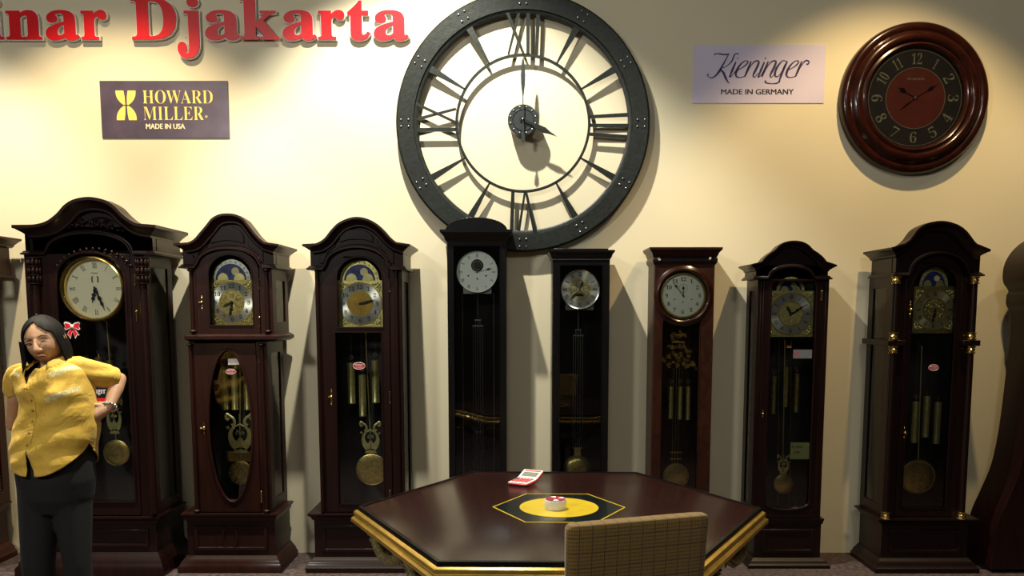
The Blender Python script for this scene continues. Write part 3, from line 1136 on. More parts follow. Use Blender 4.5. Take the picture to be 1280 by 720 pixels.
# ------------------------------------------------------------------ 2: oval door clock
def clock_oval():
    mat = M['cherry']
    B, D, C = 4.50, 4.80, 4.43
    r = start_clock(290, B, 'brown longcase clock with oval glass in its lower door, second full clock from the left')
    path = px_path([(216.4, 304), (226, 304), (234, 303), (242, 299), (249, 291), (255, 284), (259, 279), (264, 273), (273, 268), (284, 266.6), (295, 268), (304, 273), (309, 279), (313, 284), (319, 292), (326, 299), (334, 304), (348, 305)], C)
    crown_block(r, mat, path, .065, C, D, (X(228.5, 320, 4.495), X(342, 320, 4.495)), Z(334, 4.495), (X(246, 320, 4.495), X(325, 320, 4.495), Z(310, 4.495)))
    xl, xr = X(238, 380, B), X(341, 380, B)
    z1, zw = Z(334, B), Z(418, B)
    trunk_box(r, mat, xl, xr, zw, z1, B, D, X(246, 380, B), X(325, 380, B), name='hood')
    arch_out = arch_rect(X(246.5, 380, B), X(324.5, 380, B), zw + .006, Z(338, B), Z(311, B))
    op = arch_rect(X(261.5, 380, B), X(316.5, 380, B), Z(407, B), Z(344, B), Z(318, B))
    dr = door(r, mat, 0, 0, 0, 0, B, [op], outline=arch_out, label='arched hood door', proud=.004)
    hinge(dr, X(324, 355, B), Z(355, B), B); hinge(dr, X(324.5, 402, B), Z(402, B), B); handle(dr, X(252.5, 378, B), Z(378, B), B)
    b = MB(); u_mould(b, xl, xr, B, D, steps(Z(427, B), Z(417, B), .006, .03, 'mid')); b.build('waist_moulding', mat, r)
    txl, txr = X(241, 560, B), X(338, 560, B)
    z0 = Z(641, B)
    trunk_box(r, mat, txl, txr, z0, Z(427, B), B, D, X(248, 560, B), X(324, 560, B), name='trunk')
    ocx, ocz = X(288.5, 533, B), Z(533, B)
    op = ellipse(ocx, ocz, X(316, 533, B) - ocx, Z(437, B) - ocz, 48)
    op = [(x, ocz + (z - ocz)) for x, z in op]
    dr = door(r, mat, X(248, 560, B), X(324, 560, B), z0 + .006, Z(429, B), B, [op], bead=.008, label='lower door with oval glass')
    hinge(dr, X(324.5, 447, B), Z(447, B), B); hinge(dr, X(327, 621, B), Z(621, B), B, .06); handle(dr, X(255.5, 535, B), Z(535, B), B, 1.3)
    for z_a, z_b, xa, xb in ((Z(416, B), Z(336, B), xl, xr), (Z(640, B), Z(429, B), txl, txr)):
        for x in (xa + .012, xb - .03):
            turned_column(r, x, B - .004, z_a, z_b, .014, mat, caps=None)
            for zz in (z_a + .008, z_b - .008):
                b = MB(); b.ball((x, B - .006, zz), .019, 1, .55); b.build('column_cap', mat, r)
    base_block(r, mat, X(234, 670, B), X(344, 670, B), z0, B, D, (Z(651, B), Z(641, B)), Z(694, B), .025, .045, oval=(X(288, 672, B), Z(672, B), .042, .072))
    Yd = 4.545
    square_dial(r, X(263.5, 378, Yd), X(316.5, 378, Yd), Z(406, Yd), Z(350, Yd), Yd, X(289.5 + 26, 376, Yd) - X(289.5, 376, Yd), 245, 190,
                plate='old_brass', arch=(X(264.5, 340, Yd), X(313, 340, Yd), Z(324, Yd)), numer='arabic', moon='silver')
    Yi = 4.66
    inside_weights(r, ((281, 462, 513), (293.5, 464, 513), (309, 460, 513)), Yi, .0195, 430)
    Yp = 4.60
    pendulum(r, X(300, 430, Yp), Z(432, Yp), Yp, Z(566, Yp), Z(516, Yp), .080, X(301, 591, Yp), Z(591, Yp), .072, emboss=True)
    b = MB(); b.box(X(283, 580, Yp), X(317, 580, Yp), Yp + .002, Yp + .01, Z(577, Yp), Z(564, Yp)); b.build('lyre_plate', M['brass'], r)
    return r


# ------------------------------------------------------------------ 3: clock with gold-centred dial, left of the table
def clock_bell():
    mat = M['mahogany']
    B, D, C = 4.50, 4.80, 4.43
    r = start_clock(447, B, 'dark longcase clock with bell-shaped crown and yellow sun-like dial centre, just left of the table')
    path = px_path([(377.6, 305), (388, 305), (396, 303.5), (405, 298), (413, 288), (422, 279), (433, 273.5), (445, 271), (458, 273), (470, 279), (480, 288), (488, 297), (497, 303.5), (504, 305), (512, 305)], C)
    crown_block(r, mat, path, .06, C, D, (X(388, 320, 4.49), X(504, 320, 4.49)), Z(336, 4.49), (X(406, 320, 4.49), X(486, 320, 4.49), Z(308.5, 4.49)))
    xl, xr = X(397, 480, B), X(504.5, 480, B)
    z1, z0 = Z(336, B), Z(641, B)
    trunk_box(r, mat, xl, xr, z0, z1, B, D, X(404, 480, B), X(489, 480, B))
    op1 = arch_rect(X(421.5, 380, B), X(479, 380, B), Z(410, B), Z(348, B), Z(321, B))
    op2 = [(X(421, 520, B), Z(630, B)), (X(479, 520, B), Z(630, B)), (X(479, 520, B), Z(415.5, B)), (X(421, 520, B), Z(415.5, B))]
    outl = arch_rect(X(404.5, 480, B), X(488.5, 480, B), z0 + .006, Z(337, B), Z(311, B))
    dr = door(r, mat, 0, 0, 0, 0, B, [op1, op2], outline=outl, proud=.004, label='full height glazed door')
    hinge(dr, X(487, 357, B), Z(357, B), B, .06); hinge(dr, X(487.5, 497, B), Z(497, B), B, .06); handle(dr, X(414.5, 496, B), Z(496, B), B, 1.2)
    hinge(dr, X(487.5, 620, B), Z(620, B), B, .06)
    for x in (xl + .014, xr - .032):
        turned_column(r, x, B - .004, z0 + .01, z1 - .01, .015, mat, caps=None)
    base_block(r, mat, X(393, 670, B), X(505, 670, B), z0, B, D, (Z(650, B), Z(641, B)), Z(696, B), .03, .045)
    Yd = 4.545
    dl = square_dial(r, X(422.5, 380, Yd), X(478, 380, Yd), Z(408.5, Yd), Z(350.5, Yd), Yd, X(450 + 26.5, 378, Yd) - X(450, 378, Yd), 80, 75,
                     (X(425, 340, Yd), X(474, 340, Yd), Z(325, Yd)), centre='gold_edge', numer='arabic', busy=False)
    cx, cz = X(450, 380, Yd), Z(379.5, Yd)
    b = MB()
    for k in range(16):
        a = k * pi / 8
        b.plate([(cx + .02 * cos(a - .12), cz + .02 * sin(a - .12)), (cx + .064 * cos(a), cz + .064 * sin(a)), (cx + .02 * cos(a + .12), cz + .02 * sin(a + .12))], (), Yd - .004, Yd - .002)
    b.build('sunburst', M['gold_edge'], dl)
    Yi = 4.64
    inside_weights(r, ((439.5, 453, 505), (453.5, 468, 521), (469.5, 450, 504)), Yi, .0225, 417)
    Yp = 4.60
    pendulum(r, X(457, 420, Yp), Z(412, Yp), Yp, Z(566, Yp), Z(526, Yp), .06, X(465, 587, Yp), Z(587, Yp), .095)
    return r


# ------------------------------------------------------------------ 7: clock with brass square dial and notes
def clock_notes():
    mat = M['blackwood']
    B, D, C = 4.58, 4.80, 4.53
    r = start_clock(985, B, 'slim black-brown longcase clock with square brass dial and a yellow note behind its glass')
    path = px_path([(939.5, 330), (946, 330), (951, 328), (957, 321), (963, 316), (969, 312), (975, 306), (983, 302), (993, 300.7), (1003, 302), (1011, 306), (1017, 312), (1023, 316), (1029, 321), (1035, 328), (1040, 330.5), (1046.5, 331)], C)
    crown_block(r, mat, path, .045, C, D, (X(945, 340, 4.575), X(1035, 340, 4.575)), Z(348, 4.575), (X(962, 340, 4.575), X(1016, 340, 4.575), Z(333, 4.575)), prof_h=.04, raised=False)
    xl, xr = X(943, 500, B), X(1031, 500, B)
    z1, z0 = Z(348, B), Z(648, B)
    trunk_box(r, mat, xl, xr, z0, z1, B, D, X(950, 500, B), X(1021, 500, B))
    op = arch_rect(X(959, 500, B), X(1016, 500, B), Z(628, B), Z(362, B), Z(337, B), bow=.045)
    dr = door(r, mat, X(950, 500, B), X(1021, 500, B), z0 + .004, Z(334, B) if False else z1 - .002, B, [[(x, min(z, z1 - .012)) for x, z in op]], bead=.007, proud=.004)
    hinge(dr, X(1027, 370, B), Z(370, B), B); handle(dr, X(953.5, 517, B), Z(517, B), B, .7)
    base_block(r, mat, X(943, 670, B), X(1026, 670, B), z0, B, D, (Z(655, B), Z(648, B)), Z(697, B), .012, .045)
    Yd = 4.615
    square_dial(r, X(960, 392, Yd), X(1017, 392, Yd), Z(421, Yd), Z(363.5, Yd), Yd, X(988.5 + 26, 392, Yd) - X(988.5, 392, Yd), 330, 57,
                (X(971, 350, Yd), X(1006, 350, Yd), Z(346, Yd)), centre='brass_plate', busy=False)
    Yi = 4.68
    inside_weights(r, ((967, 470, 518), (982.5, 459, 509), (995.5, 467, 516)), Yi, .014, 425, 'old_brass')
    Yp = 4.65
    pendulum(r, X(981, 430, Yp), Z(425, Yp), Yp, Z(592, Yp), Z(568, Yp), .038, X(979, 605, Yp), Z(605, Yp), .060)
    b = MB()
    for a in (974, 989): b.tube([(X(a, 430, Yp + .01), Yp + .01, Z(425, Yp)), (X(a - 2, 630, Yp + .01), Yp + .01, Z(632, Yp))], .0012, 5)
    b.build('chain', M['old_brass'], r)
    return r, B


# ------------------------------------------------------------------ 8: clock with brass capped columns
def clock_columns():
    mat = M['blackwood']
    B, D, C = 4.50, 4.80, 4.43
    r = start_clock(1160, B, 'black longcase clock with brass-capped columns, standing below the round red-centred wall clock')
    path = px_path([(1115, 309), (1122, 308.5), (1130, 305), (1138, 299), (1144, 291), (1149, 285), (1157, 280), (1167, 277), (1178.5, 276), (1190, 278), (1200, 282), (1208, 288), (1213, 294), (1219, 302), (1226, 308), (1232, 310.5), (1238.6, 311.5)], C)
    crown_block(r, mat, path, .06, C, D, (X(1120, 330, 4.49), X(1225, 330, 4.49)), Z(344, 4.49), (X(1138, 330, 4.49), X(1209, 330, 4.49), Z(316, 4.49)), raised=False)
    xl, xr = X(1106, 560, B), X(1206, 560, B)
    z1, z0 = Z(344, B), Z(648, B)
    zw0, zw1 = Z(432, B), Z(425, B)
    dx0, dx1 = X(1122, 560, B), X(1191, 560, B)
    trunk_box(r, mat, xl, xr, z0, z1, B, D, dx0, dx1)
    op = arch_rect(X(1130, 560, B), X(1185.5, 560, B), Z(635, B), Z(360, B), Z(330, B))
    outl = arch_rect(dx0 + .001, dx1 - .001, z0 + .006, Z(346, B), Z(318, B))
    dr = door(r, mat, 0, 0, 0, 0, B, [op], outline=outl, proud=.003)
    handle(dr, X(1138, 387, B), Z(387, B), B, 1.2); handle(dr, X(1131, 541, B), Z(541, B), B, 1.2)
    b = MB()
    u_mould(b, xl, xr, B, D, steps(zw0, zw1, .004, .028, 'mid'))
    # cut the moulding away in front of the door: rebuild as two short returns
    b = MB()
    for x_out, x_in, x_side in ((xl - .03, dx0 - .002, xl), (xr + .03, dx1 + .002, xr)):
        b = MB(); b.plate([(x_out, D), (x_out, B - .045), (x_in, B - .045), (x_in, B), (x_side, B), (x_side, D)], (), zw0, zw1, 'xy')
        b.build('waist_moulding', mat, r, bevel=.003)
    for s in (0, 1):
        x = (xl + .012) if s == 0 else (xr - .012)
        turned_column(r, x, B - .022, zw1 + .001, z1 - .008, .024, mat, caps='brass')
        turned_column(r, x, B - .022, z0 + .003, zw0 - .001, .024, mat, caps='brass')
    base_block(r, mat, X(1102, 670, B), X(1210, 670, B), z0, B, D, (Z(656, B), Z(647, B)), Z(697, B), .04, .05)
    Yd = 4.545
    square_dial(r, X(1141.5, 387, Yd), X(1194, 387, Yd), Z(416.5, Yd), Z(358, Yd), Yd, X(1168 + 25, 387, Yd) - X(1168, 387, Yd), 180, 190,
                plate='old_brass', arch=(X(1149.5, 345, Yd), X(1185.5, 345, Yd), Z(334, Yd)), ring_mat='brass_brushed')
    Yi = 4.64
    inside_weights(r, ((1143.5, 502, 554), (1157.5, 495, 547), (1171, 502.5, 555)), Yi, .0185, 425)
    Yp = 4.60
    pendulum(r, X(1152, 440, Yp), Z(432, Yp), Yp, Z(562, Yp), Z(540, Yp), 0, X(1147, 596, Yp), Z(596, Yp), .105)
    return r


def clock_offscreen_left():
    mat = M['redwood']
    B, D, C = 4.50, 4.80, 4.42
    r = start_clock(-105, B, 'reddish longcase clock cut off by the left edge of the photo')
    path = px_path([(-194, 291), (-180, 291), (-165, 290), (-150, 284), (-138, 272), (-125, 262), (-110, 258), (-95, 262), (-82, 272), (-70, 284), (-56, 290), (-41, 291), (-27, 291)], C)
    crown_block(r, mat, path, .07, C, D, (X(-178, 310, 4.49), X(-33, 310, 4.49)), Z(343, 4.49), (X(-160, 310, 4.49), X(-52, 310, 4.49), Z(312, 4.49)))
    xl, xr = X(-166, 500, B), X(-38, 500, B)
    z1, z0 = Z(343, B), Z(641, B)
    trunk_box(r, mat, xl, xr, z0, z1, B, D, X(-152, 500, B), X(-54, 500, B))
    op = arch_rect(X(-142, 500, B), X(-64, 500, B), Z(628, B), Z(362, B), Z(335, B))
    door(r, mat, X(-152, 500, B), X(-54, 500, B), z0 + .006, z1 - .002, B, [[(x, min(z, z1 - .012)) for x, z in op]])
    for x in (xl + .012, xr - .012): turned_column(r, x, B - .022, z0 + .002, z1 - .006, .025, mat, caps=None, carved=True)
    base_block(r, mat, X(-176, 670, B), X(-32, 670, B), z0, B, D, (Z(652, B), Z(641, B)), Z(694, B), .035, .05)
    Yd = 4.545
    round_dial(r, X(-102, 395, Yd), Z(395, Yd), Yd, .13, .145, 'cream', 200, 100)
    Yp = 4.62
    pendulum(r, X(-100, 440, Yp), Z(440, Yp), Yp, 0, Z(520, Yp), 0, X(-100, 560, Yp), Z(560, Yp), .08)


# ------------------------------------------------------------------ 4: tall ebony regulator with domed top
def slim_case(r, mat, B, D, xl, xr, z0, z1, ox0, ox1, oz0, oz1, zfoot, label=None):
    """plain tall glazed case down to the floor"""
    b = MB()
    for x in (xl, xr - .018): b.box(x, x + .018, B, D, z0, z1)
    b.box(xl + .018, xr - .018, D - .012, D, z0, z1)
    b.box(xl + .018, xr - .018, B + .02, D - .012, z0, z0 + .012)
    c = b.build('case', mat, r, bevel=.0015)
    dr = door(r, mat, xl + .002, xr - .002, z0 + .003, z1 - .003, B - .018, [[(ox0, oz0), (ox1, oz0), (ox1, oz1), (ox0, oz1)]], t=.017, bead=.003, proud=.003)
    b = MB(); u_mould(b, xl, xr, B, D, steps(0, zfoot, .03, .004, 'foot')); b.box(xl, xr, B, D, zfoot - .01, z0); b.build('plinth', mat, r)
    return dr


def clock_dome():
    mat = M['ebony']
    B, D = 4.60, 4.82
    r = start_clock(597, B, 'tall black longcase clock with domed top, white dial and hanging steel rods')
    xl, xr = X(560, 450, B), X(633, 450, B)
    z1, z0 = Z(301, B), .16
    dr = slim_case(r, mat, B, D, xl, xr, z0, z1, X(568, 450, B), X(625.5, 450, B), .3, Z(308, B), .12)
    b = MB(); u_mould(b, xl, xr, B - .018, D, steps(Z(303, B), Z(288, B), .0, .036, 'crown')); cr = b.build('cornice', mat, r)
    cx = (xl + xr) / 2
    za, zb = Z(288, B), Z(272, B)
    hw = (xr - xl) / 2 + .006
    b = MB(); b.plate([(cx - hw, za - .002), (cx + hw, za - .002)] + [(cx + hw * cos(pi * i / 24), za + (zb - za) * sin(pi * i / 24)) for i in range(1, 24)], (), B - .016, D)
    b.build('dome', mat, cr, bevel=.003)
    Yd = 4.64
    cx, cz = X(596.5, 340, Yd), Z(340, Yd)
    d = round_dial(r, cx, cz, Yd, .118, .123, 'white_dial', 42, 75, bezel='chrome', depth=.012, num_h=.16, num_r=.82, hstyle='breguet', hand_w=.004, label='round white dial with black sub-dial')
    b = MB(); disc(b, cx, cz + .038, Yd - .0012, .036, .001, 40); ss = b.build('seconds_dial', M['ink'], d)
    b = MB(); ring(b, cx, cz + .038, Yd - .0018, .024, .0255, .0006, 36)
    for k in range(12): b.tube([(cx + q * cos(k * pi / 6), Yd - .0018, cz + .038 + q * sin(k * pi / 6)) for q in (.026, .031)], .0006, 4)
    b.build('seconds_scale', M['old_brass'], ss)
    b = MB()
    for dx, dz in ((-.052, -.022), (.052, -.022), (0, -.040)): disc(b, cx + dx, cz + dz, Yd - .001, .005, .001, 16)
    b.build('winding_hole', M['ink'], d)
    b = MB(); b.box(X(579, 364, Yd), X(614, 364, Yd), Yd + .005, Yd + .03, Z(367, Yd), Z(355, Yd)); b.build('movement_bracket', M['steel'], r)
    Yp = 4.68
    gridiron(r, X(597.5, 450, Yp), Z(400, Yp), Z(640, Yp), Z(362, Yp), Yp, X(603, 450, Yp) - X(591.5, 450, Yp), globe=(X(597.5, 660, Yp), Z(665, Yp), .06))
    b = MB()
    for a in (578.7, 617.3): b.tube([(X(a, 450, Yp), Yp, Z(366, Yp)), (X(a, 450, Yp), Yp, Z(640, Yp))], .0011, 5)
    b.build('cable', M['steel'], r)


def clock_flat():
    mat = M['ebony']
    B, D = 4.60, 4.82
    r = start_clock(726, B, 'slim black flat-topped longcase clock with silver dial and round pendulum bob behind the table')
    xl, xr = X(690, 450, B), X(761, 450, B)
    z1, z0 = Z(323, B), .16
    slim_case(r, mat, B, D, xl, xr, z0, z1, X(699, 450, B), X(752, 450, B), .3, Z(332, B), .12)
    b = MB(); u_mould(b, xl, xr, B - .018, D, [(0, z1 - .004)] + steps(z1, Z(313, B), .004, .024, 'crown')); cr = b.build('cornice', mat, r)
    b = MB(); b.box(X(692, 312, B), X(760, 312, B), B - .02, D, Z(313, B) - .002, Z(311, B)); b.build('top_slab', mat, cr, bevel=.002)
    b = MB(); b.box(xl - .001, xr + .001, B - .0225, B - .018, z1 - .008, z1 - .005); b.build('metal_line', M['steel'], cr, label='thin metal line under cornice')
    Yd = 4.64
    cx, cz = X(724.8, 361.8, Yd), Z(361.8, Yd)
    b = MB(); disc(b, cx, cz, Yd, .112, .004); d = b.build('dial', M['brass_brushed'], r, label='round silver-gold brushed dial')
    b = MB(); ring(b, cx, cz, Yd - .001, .068, .107, .001); b.build('chapter_ring', M['silver_ring'], d)
    b = MB(); b.lathe([(.107, 0), (.108, -.01), (.114, -.012), (.119, -.008), (.119, .006), (.107, .006)], (cx, Yd, cz), 'y', 56); b.build('bezel', M['chrome'], d)
    b = MB(); numerals(b, cx, cz, Yd - .0016, .088, .024, fat=.02, squeeze=.75)
    for dx, dz, q in ((-.038, .006, .020), (.038, .006, .020), (0, .034, .022)): ring(b, cx + dx, cz + dz, Yd - .0016, q * .9, q, .0006, 28)
    for dx in (-.05, .05): disc(b, cx + dx, cz - .02, Yd - .0016, .004, .001, 14)
    b.build('numerals', M['ink'], d)
    b = MB(); b.plate([(cx + .024 * cos(pi * i / 12), cz - .040 + .018 * sin(pi * i / 12)) for i in range(13)], (), Yd - .002, Yd - .001); b.build('moon_dial', M['ink'], d)
    hands(d, cx, cz, Yd - .003, 18, 224, .09, .0045, 'lance')
    for dx, dz in ((-.1, -.06), (.1, -.06), (.06, .105), (-.06, .105), (.055, -.105)):
        pass
    b = MB()
    for k in (20, 70, 160, 200, 250, 310, 335): b.ball((cx + .115 * cos(radians(k)), Yd - .012, cz + .115 * sin(radians(k))), .0035)
    b.build('bezel_screw', M['chrome'], d)
    b = MB(); b.box(X(707, 385, Yd), X(742, 385, Yd), Yd + .005, Yd + .03, Z(387.5, Yd), Z(380, Yd)); b.build('movement_bracket', M['steel'], r)
    Yp = 4.68
    gridiron(r, X(722.5, 450, Yp), Z(412, Yp), Z(560, Yp), Z(385, Yp), Yp, X(728, 450, Yp) - X(716.5, 450, Yp), globe=(X(721, 586, Yp), Z(586, Yp), .085))


# ------------------------------------------------------------------ 6: burl walnut regulator
def clock_burl():
    mat = M['burl']
    B, D = 4.62, 4.82
    r = start_clock(853, B, 'reddish burl walnut longcase clock, flat cornice, round white dial with black Arabic numerals')
    xl, xr = X(815.5, 450, B), X(890, 450, B)
    z1, z0 = Z(330, B), .20
    b = MB()
    for x in (xl, xr - .018): b.box(x, x + .018, B, D, z0, z1)
    b.box(xl + .018, xr - .018, D - .012, D, z0, z1)
    b.box(xl + .018, xr - .018, B + .02, D - .012, z0, z0 + .012)
    c = b.build('case', mat, r, bevel=.0015)
    b = MB(); b.box(xl + .02, xr - .02, D - .016, D - .0125, z0 + .015, z1 - .01); b.build('back_panel', M['burl'], c)
    Bd = B - .018
    cx, cz = X(854, 369.5, Bd), Z(369.5, Bd)
    rr = X(854 + 31, 369.5, Bd) - cx
    hole = ellipse(cx, cz, rr, rr, 48)
    ox0, ox1 = X(826, 500, Bd), X(873, 500, Bd)
    lo = [(ox0, Z(620, Bd)), (ox1, Z(620, Bd)), (ox1, Z(405, Bd))] + [(cx + rr * 1.22 * cos(a), cz + rr * 1.22 * sin(a)) for a in [radians(-50 - k * 8) for k in range(11)]] + [(ox0, Z(405, Bd))]
    dr = door(r, mat, xl + .002, xr - .002, z0 + .003, z1 - .003, Bd, [hole, lo], t=.017, proud=.003, bead=.003)
    b = MB(); b.lathe([(rr * .98, .0), (rr, -.012), (rr * 1.05, -.017), (rr * 1.12, -.012), (rr * 1.2, -.004), (rr * 1.2, .002)], (cx, Bd - .003, cz), 'y', 56); b.build('dial_surround', M['rim_wood'], dr)
    b = MB(); u_mould(b, xl, xr, Bd, D, steps(Z(331, Bd), Z(320, Bd), .002, .012, 'mid') + [(.006, Z(320, Bd)), (.006, Z(322, Bd))][:0]); u_mould(b, xl, xr, Bd, D, steps(Z(322, Bd), Z(309.5, Bd), .006, .034, 'crown'))
    cr = b.build('cornice', M['cherry'], r)
    b = MB(); b.box(xl + .01, xr - .01, Bd - .016, Bd - .008, Z(327, Bd), Z(321.5, Bd)); b.build('frieze_band', M['ebony'], cr)
    b = MB()
    for s in (-1, 1):
        x = cx + s * (xr - xl) * .42
        scroll(b, x, Z(324, Bd), Bd - .017, .009, 1.2, 0, s, .002)
    b.build('frieze_mount', M['steel'], cr)
    b = MB(); u_mould(b, xl, xr, B, D, steps(0, .14, .03, .004, 'foot')); b.box(xl, xr, B, D, .13, z0); b.build('plinth', M['cherry'], r)
    Yd = 4.63
    cx, cz = X(853.8, 369.5, Yd), Z(369.5, Yd)
    d = round_dial(r, cx, cz, Yd, .122, .139, 'ivory_dial', 0, 322, 'arabic', True, .19, .79, 'old_brass', .016, hstyle='breguet', hand_w=.005, label='round white dial with Arabic numerals', fat=.005)
    b = MB()
    for dx, dz in ((-.050, -.022), (.050, -.022), (0, -.038)): disc(b, cx + dx, cz + dz, Yd - .001, .004, .001, 14)
    ring(b, cx, cz + .042, Yd - .0012, .0245, .0255, .0005, 30)
    b.build('winding_hole', M['ink'], d)
    Yi = 4.70
    inside_weights(r, ((838.3, 483, 524), (849.8, 483, 525), (860, 483, 525.5)), Yi, .0135, 405)
    # gilt filigree mount and pendulum
    Yp = 4.66
    b = MB()
    rnd = random.Random(3)
    for a, q in ((842, 420), (848, 417), (854, 421), (839, 432), (846, 430), (853, 433), (860, 437), (836, 444), (843, 443), (850, 446), (858, 447), (832, 452), (839, 455), (847, 456), (856, 456), (864, 454), (868, 458)):
        for _ in range(4):
            scroll(b, X(a, q, Yp) + rnd.uniform(-.016, .016), Z(q, Yp) + rnd.uniform(-.018, .018), Yp, rnd.uniform(.007, .013), 1.3, rnd.random() * 6, rnd.choice((-1, 1)), .0016)
    b.box(X(844, 418, Yp), X(853, 418, Yp), Yp, Yp + .003, Z(419, Yp), Z(417.6, Yp))
    b.box(X(840, 427, Yp), X(856, 427, Yp), Yp, Yp + .003, Z(428.5, Yp), Z(426.6, Yp))
    b.build('filigree_mount', M['gold_edge'], r, label='gilt filigree mount')
    b = MB()
    for a in (841.5, 845, 848.5): b.tube([(X(a, 500, Yp), Yp, Z(460, Yp)), (X(a, 500, Yp), Yp, Z(580, Yp))], .0013, 5)
    for q in (565.5, 573.5): b.box(X(837.5, q, Yp), X(852, q, Yp), Yp - .004, Yp + .004, Z(q + .7, Yp), Z(q - .7, Yp))
    p = b.build('pendulum', M['old_brass'], r)
    b = MB()
    bx, bz, q = X(845, 595, Yp), Z(595, Yp), .078
    b.lathe([(.0005, -.012), (q * .6, -.011), (q * .9, -.006), (q, -.004), (q, .004), (.0005, .01)], (bx, Yp, bz), 'y', 40)
    b.build('bob', M['old_brass'], p)


# ------------------------------------------------------------------ 9: waisted clock at the right edge
def clock_waisted():
    mat = M['mahogany']
    Yf, D = 4.45, 4.72
    r = thing('longcase_clock', 'reddish waisted longcase clock with round head, cut off by the right edge of the photo', 'clock', (X(1335, 650, Yf), Yf + .13, 0), GROUP)
    cxp = 1335
    left = [(1335, 287), (1312, 289), (1292, 297), (1278, 310), (1270, 325), (1268, 340), (1270, 352), (1277, 362), (1275, 368), (1275, 380), (1281, 392), (1283, 420), (1281, 470), (1277, 540), (1270, 590), (1258, 625), (1247, 655), (1243, 690), (1243, 712)]
    half = [(X(cxp, q, Yf) - X(a, q, Yf), Z(q, Yf)) for a, q in left]
    sm = [(p.x, p.y) for p in catmull([(a, q, 0) for a, q in half], 4)]
    c0 = r.location.x
    outline = [(c0 - a, max(q, .0)) for a, q in sm] + [(c0 + a, max(q, .0)) for a, q in sm[::-1] if a > .001]
    hr = X(cxp, 340, Yf) - X(1268, 340, Yf)
    hz = Z(342, Yf)
    op = [(c0 + .11 * cos(t), z) for t, z in ()] or ellipse(c0, (Z(410, Yf) + Z(560, Yf)) / 2, .10, (Z(410, Yf) - Z(560, Yf)) / 2, 32)
    b = MB(); b.plate(outline, [op, ellipse(c0, hz, hr * .66, hr * .66, 32)], Yf, Yf + .03)
    b.plate(outline, (), D - .02, D)
    n = len(outline)
    b.rings([[(p[0], Yf + .03, p[1]) for p in outline], [(p[0], D - .02, p[1]) for p in outline]], cap=False)
    cs = b.build('case', mat, r, bevel=.006)
    b = MB(); ring_bead(b, op, Yf, .008); b.build('door_bead', mat, r)
    b = MB(); b.plate(op, (), Yf + .012, Yf + .016); b.build('door_glass', M['glass'], r)
    b = MB(); b.lathe([(hr * .66, 0), (hr * .68, -.02), (hr * .8, -.03), (hr * .92, -.02), (hr * 1.0, .0)], (c0, Yf, hz), 'y', 56); b.build('dial_surround', M['rim_wood'], r)
    round_dial(r, c0, hz, Yf + .012, hr * .62, hr * .67, 'cream', 60, 200, bezel='brass', depth=.012)
    b = MB()
    for s in (-1, 1): scroll(b, c0 + s * .262, Z(372, Yf), Yf + .01, .025, 1.2, 0, s, .010)
    b.build('carved_scroll', mat, r)
    pendulum(r, c0, Z(420, Yf), Yf + .1, 0, Z(480, Yf), 0, c0, Z(520, Yf), .06)


clock_offscreen_left()
clock_big()
clock_oval()
clock_bell()
clock_dome()
clock_flat()
clock_burl()
clock_notes()
clock_columns()
clock_waisted()

